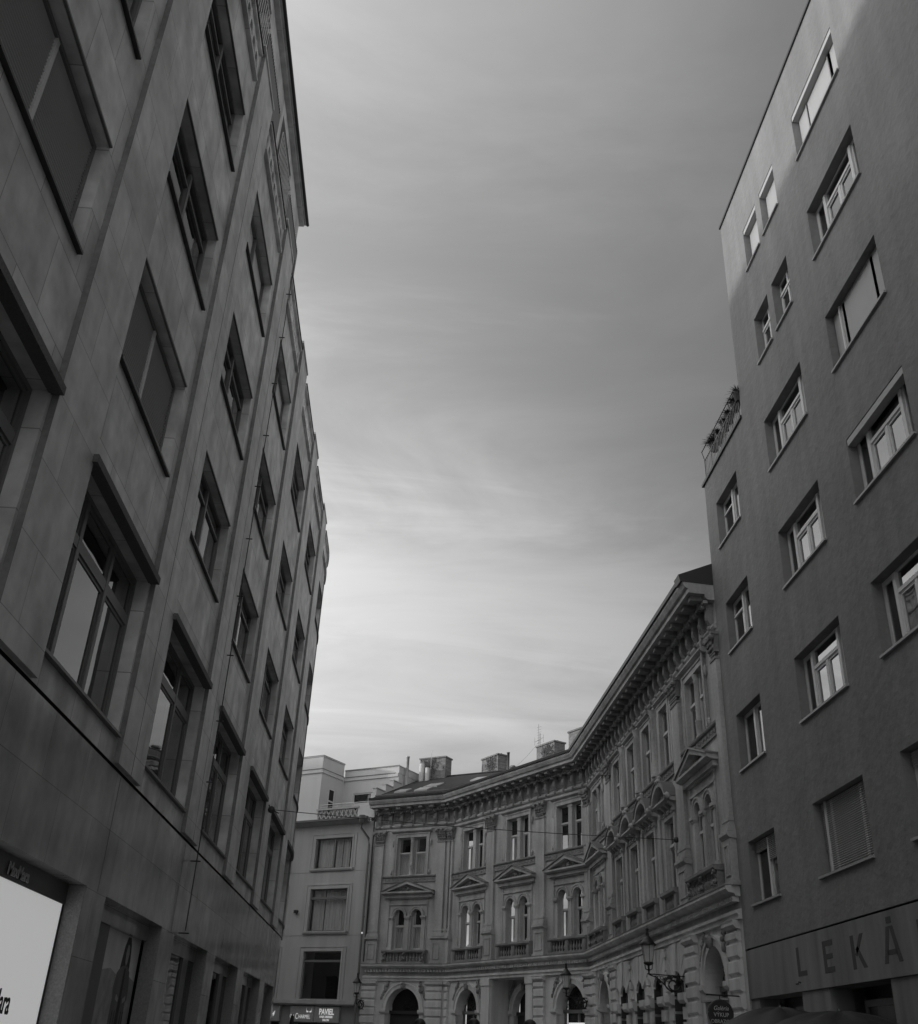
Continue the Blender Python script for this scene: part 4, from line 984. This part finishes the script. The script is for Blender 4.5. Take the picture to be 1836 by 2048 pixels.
# base with fascia and signs
MB(PF).wall(5.5, 24, GZ, 3.9, [(7.2, 10.1, GZ, 2.95), (11.2, 14, GZ, 2.95)], d=-.1, depth=.5).build('base_wall', 'board', town)
MB(PF).box(5.8, 24, -.1, .22, 3.93, 4.12).box(5.9, 24, -.1, .12, 3.86, 3.93).build('fascia_band', 'render_p', town)
for a, b in ((7.2, 10.1), (11.2, 14)): MB(PF).box(a, b, -.5, -.49, GZ, 2.95).build('shop_window', 'room', town)
PX = FA.e; 
def on_p(s_, d, z): return FA.pt(s_, d, z)
rt = (-FA.e.x, -FA.e.y, 0)
sg = thing('salon_sign', 'grey sign board reading PAVIEL hair dresser salon on the townhouse base', 'sign')
MB(PF).box(6.88, 8.62, -.09, .06, 3.0, 3.8).build('board', 'board_l', sg)
text_obj('lettering', 'PAVIEL', .42, on_p(7.76, .065, 3.4), rt, (0, 0, 1), 'white', sg, .004, xs=.82, bold=.012, align='CENTER')
text_obj('lettering', 'HAIR DRESSER', .15, on_p(7.76, .065, 3.23), rt, (0, 0, 1), 'white', sg, .004, xs=.95, bold=.004, align='CENTER')
text_obj('lettering', 'SALON', .15, on_p(7.76, .065, 3.07), rt, (0, 0, 1), 'white', sg, .004, xs=.95, bold=.004, align='CENTER')
sg = thing('lingerie_shop_sign', 'grey sign board with thin white serif lettering and a small white bodice emblem', 'sign')
MB(PF).box(8.66, 10.35, -.09, .06, 3.0, 3.8).build('board', 'board_l', sg)
text_obj('lettering', 'ON', .24, on_p(10.33, .065, 3.2), rt, (0, 0, 1), 'white', sg, .004, xs=.75, align='LEFT')
text_obj('lettering', 'C', .42, on_p(9.95, .065, 3.14), rt, (0, 0, 1), 'white', sg, .004, xs=.7, align='LEFT')
text_obj('lettering', 'HARMEL', .28, on_p(9.72, .065, 3.17), rt, (0, 0, 1), 'white', sg, .004, xs=.8, align='LEFT')
em = MB(PF)
for s_ in (-1, 1): em.sz([(9.0 + s_ * .01, 3.52), (9.0 + s_ * .1, 3.48), (9.0 + s_ * .18, 3.5), (9.0 + s_ * .19, 3.62), (9.0 + s_ * .16, 3.58), (9.0 + s_ * .08, 3.56)], .06, .067)
for s_ in (-1, 1): em.sz([(9.0 + s_ * .18, 3.6), (9.0 + s_ * .19, 3.6), (9.0 + s_ * .185, 3.72), (9.0 + s_ * .18, 3.72)], .06, .066)
em.build('emblem', 'white', sg)
sg = thing('number_sign', 'grey shop sign board with white slanted figures at the left end of the townhouse base', 'sign')
MB(PF).box(11.12, 12.3, -.09, .06, 3.0, 3.8).build('board', 'board_l', sg)
text_obj('lettering', '24', .38, on_p(11.85, .065, 3.25), rt, (0, 0, 1), 'white', sg, .004, shear=.4, xs=.9, bold=.01)
# roof terrace
tw = MB(PF); tw.box(9.97, 24, -2.62, -.02, 14.3, 17.35); tw.build('terrace_wall', 'white_r', town)
MB(PF).box(9.9, 24, -2.38, .06, 17.35, 17.6).box(9.97, 24, -2.4, -.0, 17.6, 18.4).box(9.9, 24, -2.4, .05, 18.4, 18.46).build('parapet', 'white_r', town)
MB(PF).box(9.88, 24, -2.36, .09, 17.58, 17.62).box(9.88, 24, -2.36, .08, 18.46, 18.48).build('parapet_edge', 'sheet', town)
vw = MB(PF).wall(5.7, 9.97, 14.3, 17.35, [(6.1, 9.2, 14.5, 16.5)], d=-2.55, depth=.25); vw.quad((5.7, -2.55, 14.3), (5.7, -7, 14.3), (5.7, -7, 17.35), (5.7, -2.55, 17.35)); vw.build('terrace_wall', 'white_r', town)
MB(PF).box(5.72, 9.97, -7, -2.47, 17.35, 17.58).box(5.7, 9.97, -7, -2.55, 17.58, 18.02).box(5.66, 9.97, -7, -2.5, 18.02, 18.07).build('parapet', 'white_r', town)
MB(PF).box(5.9, 9.97, -2.5, -2.44, 17.56, 17.6).box(5.66, 9.97, -2.52, -2.49, 18.03, 18.09).build('parapet_edge', 'sheet', town)
td = MB(PF); sash(td, 6.1, 9.2, 14.5, 16.5, -2.6, .08, .06); td.box(7.62, 7.78, -2.66, -2.59, 14.5, 16.5).box(6.15, 9.15, -2.66, -2.59, 15.65, 15.87).box(8.45, 8.53, -2.66, -2.6, 14.5, 15.65).box(6.8, 6.88, -2.66, -2.6, 14.5, 15.65); td.build('terrace_window', 'frame_l', town)
MB(PF).box(6.15, 9.15, -2.72, -2.71, 14.5, 16.45).build('glass', 'glass', town)
MB(PF).box(6.0, 9.3, -2.95, -2.9, 14.4, 16.6).build('room', 'room', town)
dr = Fr(AB + eA * 9.97, -nA, -eA)        # side wall of the terrace, facing right
dm = MB(dr); sash(dm, .9, 1.55, 14.4, 16.55, .02, .07, .05); dm.box(.97, 1.48, -.02, .03, 15.7, 15.8); dm.build('terrace_door', 'frame_l', town)
MB(dr).box(.95, 1.5, .0, .008, 14.4, 16.5).build('glass', 'room', town)
lt = MB(PF); lt.box(6.7, 9.95, -.1, .16, 14.24, 14.32).box(6.7, 9.95, -.1, .18, 14.88, 14.98); n = 9; a0, b0 = 6.85, 9.88; p = (b0 - a0) / n
for i in range(n):
    for s_ in (1, -1):
        x0, x1 = (a0 + i * p, a0 + (i + 1) * p) if s_ > 0 else (a0 + (i + 1) * p, a0 + i * p)
        lt.sz([(x0 - .035, 14.32), (x0 + .035, 14.32), (x1 + .035, 14.88), (x1 - .035, 14.88)], .0 if s_ > 0 else .003, .1 if s_ > 0 else .097)
lt.build('lattice_balustrade', 'render_p', town)
MB(PF).box(6.7, 9.95, -.6, -.58, 14.3, 14.88).build('balustrade_back', 'sheet', town)
MB(PF).box(5.6, 6.8, -.1, .12, 14.26, 15.0).build('parapet', 'white_r', town)
rr = MB(PF).tube([(5.7, .0, 15.25), (9.8, .0, 15.25)], .022).tube([(5.7, .0, 15.1), (9.8, .0, 15.1)], .012)
for x in (5.9, 7.2, 8.5, 9.75): rr.tube([(x, 0, 14.95), (x, 0, 15.25)], .015)
rr.build('handrail', 'frame_l', town)
st = MB(PF)
for q0, q1, z in ((-.75, .25, 15.95), (-1.6, -.76, 16.4), (-2.6, -1.61, 16.85)): st.box(5.45, 5.7, q0, q1, 14.2, z).box(5.4, 5.75, q0 - .0, q1 + .04, z, z + .05)
st.build('stepped_party_wall', 'white_r', town)
MB(PF).lathe(5.5, -3.2, [(.1, 16.5), (.1, 18.7), (.12, 18.7), (.12, 18.8)], 10).lathe(5.0, -4.2, [(.17, 17.2), (.17, 18.5)], 12).lathe(4.55, -4.2, [(.15, 17.2), (.15, 18.2)], 12).tube([(4.45, -4.4, 17.5), (4.42, -4.4, 19.4)], .015, 4).build('vent_pipe', 'white_r', town)
MB(PF).box(5.6, 24, -12, -2.6, GZ, 14.2).box(5.7, 24, -12, -7, 14, 17.3).build('rear_block', 'render_p', town)

# unseen house added behind the office to shade the far fronts
nb = thing('unseen_shade_house', 'unseen plain rendered house, added across the side street behind the office building to shade the far fronts', 'building')
hs = [(a, a + 1.3, z, z + 1.8) for a in (2, 5, 8, 11, 14, 17, 20, 23, 26) for z in (5, 8.6, 12.2, 15.8)]
NF = Fr((-26, 43), (0, 1), (1, 0)); MB(NF).wall(0, 40, GZ, 20.5, hs, depth=.25).build('wall', 'render_p', nb)
for h in hs: MB(NF).box(h[0], h[1], -.25, -.2, h[2], h[3]).build('window', 'room', nb)
MB(NF).box(-.1, 40.1, -14, -.3, GZ, 20.5).dz([(.5, 20.4), (-7, 22.6), (-14.5, 20.4)], -.3, 40.3).build('roof', 'tile', nb)

# ============================================================ lanterns on scroll brackets
def lantern(frame, s_, arm, zb, label, scale=1.0):
    t = thing('wall_lantern', label, 'street lamp', group='old lanterns on scrolled iron wall brackets')
    k = scale; d0 = .03
    b = MB(frame)
    b.box(s_ - .04, s_ + .04, .0, .05, zb - .55, zb + .1)
    b.tube([(s_, d0, zb), (s_, arm + .06, zb + .02)], .018)
    sp = [(s_, .42 + .30 * (1 - u / 26) * math.cos(u * .5), zb - .24 + .28 * (1 - u / 26) * math.sin(u * .5)) for u in range(0, 22)]
    b.tube(sp, .028, 5); b.tube([(s_, .42 + .27 * math.cos(u * .4), zb - .24 + .2 * math.sin(u * .4)) for u in range(17)], .02, 5)
    b.tube([(s_, .05, zb - .5), (s_, .2, zb - .42), (s_, .5, zb - .46), (s_, .72, zb - .25), (s_, .95, zb - .06), (s_, arm, zb)], .018, 5)
    for u in range(5): b.blob((s_ + .02, .15 + u * .17, zb - .12 - .06 * math.sin(u * 2)), (.04, .07, .05), 6, .3)
    for u in range(3): b.tube([(s_, .78 + .09 * u + .05 * math.cos(v), zb - .07 + .05 * math.sin(v)) for v in [.9 * w for w in range(7)]], .01, 4)
    b.build('bracket', 'iron', t)
    z = zb + .03; c = arm
    base = MB(frame).lathe(s_, c, [(.02, z), (.03, z + .08), (.05, z + .1), (.03, z + .14), (.03, z + .22), (.15, z + .27), (.16, z + .31), (.14, z + .33)], 12)
    for q in range(4):
        a = q * math.pi / 2 + .6; base.tube([(s_ + .03 * math.cos(a), c + .03 * math.sin(a), z + .1), (s_ + .14 * math.cos(a), c + .14 * math.sin(a), z + .13), (s_ + .16 * math.cos(a), c + .16 * math.sin(a), z + .24), (s_ + .11 * math.cos(a), c + .11 * math.sin(a), z + .3)], .01, 4)
    base.build('lamp_cup', 'iron', t)
    gl = MB(frame).lathe(s_, c, [(.13, z + .33), (.205, z + .82)], 6, 0, 2 * math.pi); gl.sm = [False] * len(gl.sm); g_ = gl.build('lamp_glass', 'lampglass', t)
    bars = MB(frame)
    for q in range(6):
        a = q * math.pi / 3; bars.tube([(s_ + .134 * math.cos(a), c + .134 * math.sin(a), z + .33), (s_ + .21 * math.cos(a), c + .21 * math.sin(a), z + .82)], .009, 4)
    bars.build('glazing_bars', 'iron', t)
    MB(frame).lathe(s_, c, [(.26, z + .81), (.27, z + .83), (.19, z + .92), (.10, z + 1.04), (.05, z + 1.1), (.06, z + 1.12), (.045, z + 1.2), (.045, z + 1.25), (.065, z + 1.27), (.02, z + 1.31), (.008, z + 1.38)], 12).build('lamp_hood', 'iron', t)
lantern(FD, 5.65, 1.18, 4.12, 'nearest black lantern on a scrolled bracket beside the row of small arches')
lantern(FB, 12.3, 1.3, 4.15, 'black lantern in front of the grilled arch at the inner corner of the palace')
lantern(FA, 5.2, .95, 4.15, 'black lantern at the joint between the palace and the pale townhouse')

# hanging round gallery sign
gs = thing('gallery_sign', 'round black hanging sign reading Galéria VÝKUP OBRAZOV beside the apartment building', 'sign')
gx, gy, gz, gr_ = 8.33, 28.3, 2.9, .31
GF = Fr((gx, gy), (1, 0), (0, -1))
MB(GF).sz([(gr_ * math.cos(k * math.pi / 20), gz + gr_ * math.sin(k * math.pi / 20)) for k in range(40)], -.04, .04).build('board', 'black', gs)
MB(GF).tube([(gr_ * 1.0 * math.cos(k * math.pi / 18), .0, gz + gr_ * math.sin(k * math.pi / 18)) for k in range(37)], .03, 6).build('rim', 'dark', gs)
MB().tube([(gx, gy, gz + gr_), (gx, gy, gz + gr_ + .12)], .015).tube([(gx - .35, gy, gz + gr_ + .12), (9.0, gy, gz + gr_ + .12)], .02).build('arm', 'iron', gs)
for txt, zz_, sz_, sh_ in (('Galéria', gz + .08, .145, .3), ('VÝKUP', gz - .07, .135, 0), ('OBRAZOV', gz - .22, .125, 0)):
    text_obj('lettering', txt, sz_, (gx, gy - .045, zz_), (1, 0, 0), (0, 0, 1), 'grey_t', gs, .003, sh_, .95, 0, 'CENTER')

# span wire across the square
cbl = MB(); A_ = Vector((-4.5, 33.12, 8.38)); B_ = Vector(FD.pt(5.35, .0, 8.17))
cbl.tube([tuple(A_.lerp(B_, t / 16) + Vector((0, 0, -.1 * math.sin(math.pi * t / 16)))) for t in range(17)], .012, 5)
cbl.blob(tuple(A_), (.12, .07, .12), 8).tube([tuple(A_ + Vector((-.1, 0, .15))), tuple(A_), tuple(A_ + Vector((.25, 0, -.1)))], .02)
cbl.blob(tuple(B_ + Vector((-.15, 0, 0))), (.1, .08, .1), 8)
tag(cbl.build('span_wire', 'dark'), 'thin sagging wire strung across the square from the office to the palace', 'wire')

# ============================================================ cafe parasols, people
def parasol(x, y, ztop, r, label, n=8, rot=.2, drop=.42, closed=False, grp=None):
    t = thing('closed_parasol' if closed else 'cafe_parasol', label, 'parasol', group=grp)
    if closed:
        c = MB().lathe(x, y, [(.03, ztop), (.05, ztop - .04), (.11, ztop - .5), (.17, ztop - 1.1), (.15, ztop - 1.3), (.05, ztop - 1.32)], 10); c.build('canopy', 'fabric', t)
    else:
        c = MB(); rings = 7; m = n * 4; pts = []
        for k in range(rings + 1):
            q = k / rings
            for i in range(m):
                a = rot + 2 * math.pi * i / m; ph = abs(((i % 4) / 4) * 2 - 1)      # 1 at the ribs
                rr_ = r * q * (1 - .055 * (1 - ph) * q); z = ztop - drop * (q ** 2.1) + .02 * math.sin(a * 9 + q * 7) * q - .06 * (1 - ph) * math.sin(math.pi * q) + random.uniform(-.006, .006)
                pts.append((x + rr_ * math.cos(a), y + rr_ * math.sin(a), z))
        for i in range(m): a = rot + 2 * math.pi * i / m; pts.append((x + r * 1.005 * math.cos(a), y + r * 1.005 * math.sin(a), ztop - drop - .16))
        F = [(k * m + i, k * m + (i + 1) % m, (k + 1) * m + (i + 1) % m, (k + 1) * m + i) for k in range(rings + 1) for i in range(m)]
        c.add(pts, F, True); c.build('canopy', 'fabric', t)
        rb = MB()
        for i in range(n): a = rot + 2 * math.pi * i / n; rb.tube([(x, y, ztop - .1), (x + r * .97 * math.cos(a), y + r * .97 * math.sin(a), ztop - drop - .03)], .012, 4)
        rb.build('ribs', 'frame_l', t)
    MB().tube([(x, y, GZ), (x, y, ztop + .03)], .028, 8).build('pole', 'frame_d', t)
    MB().lathe(x, y, [(.3, GZ), (.3, GZ + .06), (.05, GZ + .1)], 16).build('base', 'dark', t)
parasol(7.35, 21.0, 2.74, 1.3, 'black cafe parasol beside the gallery sign, left of two overlapping ones', rot=.35, grp='open black cafe parasols')
parasol(7.65, 18.9, 2.62, 1.5, 'black cafe parasol under the carved pharmacy letters, right of two overlapping ones', rot=.1, grp='open black cafe parasols')
parasol(-3.55, 38.0, 2.62, .2, 'tip of a closed dark parasol standing in front of the lingerie shop sign', closed=True)

def person(x, y, h, face, label, hairlen=.0):
    t = thing('person', label, 'person', group=None)
    k = h / 1.75; gz = GZ
    J = {'pel': (0, 0, .95), 'ch': (0, .02, 1.25), 'sh': (0, .0, 1.42), 'nk': (0, .01, 1.5), 'hd0': (0, .02, 1.57), 'hd1': (0, .025, 1.65), 'hd2': (0, .01, 1.71)}
    edges = [('pel', 'ch'), ('ch', 'sh'), ('sh', 'nk'), ('nk', 'hd0'), ('hd0', 'hd1'), ('hd1', 'hd2')]
    R = {'pel': .15, 'ch': .15, 'sh': .11, 'nk': .055, 'hd0': .075, 'hd1': .088, 'hd2': .06}
    for s_, n_ in ((-1, 'l'), (1, 'r')):
        st_ = .12 * s_
        for nm, p, r_ in (('hip', (.09 * s_, 0, .9), .1), ('kn', (.1 * s_, .05 + st_ * .6, .5), .06), ('an', (.1 * s_, st_ * 1.2 - .03, .09), .04), ('toe', (.11 * s_, st_ * 1.2 + .14, .04), .035),
                          ('shd', (.18 * s_, 0, 1.4), .06), ('el', (.25 * s_, -st_ * .5, 1.12), .045), ('wr', (.25 * s_, -st_ * .8 + .06, .88), .03), ('ha', (.25 * s_, -st_ * .8 + .08, .80), .032)):
            J[nm + n_] = p; R[nm + n_] = r_
        edges += [('pel', 'hip' + n_), ('hip' + n_, 'kn' + n_), ('kn' + n_, 'an' + n_), ('an' + n_, 'toe' + n_), ('sh', 'shd' + n_), ('shd' + n_, 'el' + n_), ('el' + n_, 'wr' + n_), ('wr' + n_, 'ha' + n_)]
        for q in range(5):
            nm = 'f%d' % q + n_; bx_ = (.22 if q else .20); J[nm] = (.25 * s_ + (q - 2) * .004 * s_, -st_ * .8 + .05 + q * .017, .755 if q else .79); R[nm] = .009
            J[nm + 't'] = (.25 * s_ - .012 * s_, -st_ * .8 + .06 + q * .017 + (.03 if q == 0 else 0), .70 - .01 * (2 - abs(q - 2)) if q else .76); R[nm + 't'] = .008
            edges += [('ha' + n_, nm), (nm, nm + 't')]
    names = list(J); me = bpy.data.meshes.new('body')
    ca, sa = math.cos(face), math.sin(face)
    me.from_pydata([(x + (J[n][0] * ca - J[n][1] * sa) * k, y + (J[n][0] * sa + J[n][1] * ca) * k, gz + J[n][2] * k) for n in names], [(names.index(a), names.index(b)) for a, b in edges], [])
    o = bpy.data.objects.new('body', me); COL.objects.link(o)
    sk = o.modifiers.new('skin', 'SKIN'); o.modifiers.new('sub', 'SUBSURF').levels = 2
    for i, n in enumerate(names): me.skin_vertices[0].data[i].radius = (R[n] * k, R[n] * k); me.skin_vertices[0].data[i].use_root = (n == 'pel')
    dg = bpy.context.evaluated_depsgraph_get(); dg.update(); m2 = bpy.data.meshes.new_from_object(o.evaluated_get(dg)); bpy.data.objects.remove(o)
    m2.materials.clear(); m2.materials.append(M['skin'])
    ob = bpy.data.objects.new('body', m2); COL.objects.link(ob); ob.parent = t
    HF = Fr((x, y), (ca, sa), (-sa, ca))
    hb = MB(HF).blob((0, -.01, gz + 1.672 * k), (.093 * k, .11 * k, .082 * k), 16).blob((0, -.045, gz + 1.62 * k), (.088 * k, .07 * k, .10 * k), 14)
    if hairlen: hb.blob((0, -.07, gz + 1.52 * k), (.1 * k, .06 * k, hairlen), 12)
    hb.build('hair', 'hair', t)
    fc = MB(HF).blob((0, .115 * k, gz + 1.60 * k), (.014, .02, .02), 8)
    for s_ in (-1, 1): fc.blob((.09 * s_ * k, .02, gz + 1.61 * k), (.012, .02, .03), 8)
    fc.build('face', 'skin', t)
    ey = MB(HF)
    for s_ in (-1, 1): ey.blob((.032 * s_, .098 * k, gz + 1.625 * k), (.012, .008, .007), 8)
    ey.blob((0, .1 * k, gz + 1.56 * k), (.022, .008, .006), 8).build('facial_features', 'hair', t)
    cl_ = MB(HF).lathe(0, 0, [(.21 * k, gz + .7 * k), (.19 * k, gz + .95 * k), (.18 * k, gz + 1.2 * k), (.2 * k, gz + 1.36 * k), (.14 * k, gz + 1.45 * k), (.07 * k, gz + 1.49 * k)], 16)
    for s_ in (-1, 1):
        cl_.tube([(.17 * s_ * k, 0, gz + 1.41 * k), (.25 * s_ * k, -.06 * s_ * k, gz + 1.12 * k), (.25 * s_ * k, (-.096 * s_ + .06) * k, gz + .88 * k)], [.085 * k, .065 * k, .05 * k], 10)
    cl_.build('coat', 'coatc', t)
    tr = MB(HF)
    for s_ in (-1, 1): st_ = .12 * s_; tr.tube([(.09 * s_ * k, 0, gz + .9 * k), (.1 * s_ * k, (.05 + st_ * .6) * k, gz + .5 * k), (.1 * s_ * k, (st_ * 1.2 - .03) * k, gz + .1 * k)], [.115 * k, .085 * k, .07 * k], 10)
    tr.build('trousers', 'coatc', t)
person(1.13, 16.5, 1.80, .2, 'dark haired person, middle one of the three heads below the palace arches', .12)
person(1.89, 15.8, 1.80, -.2, 'person with dark hair, rightmost of the three heads, below the portal pier', .0)
person(.36, 17.8, 1.80, 2.9, 'person with dark hair, leftmost of the three heads, below the first dark arch', .14)
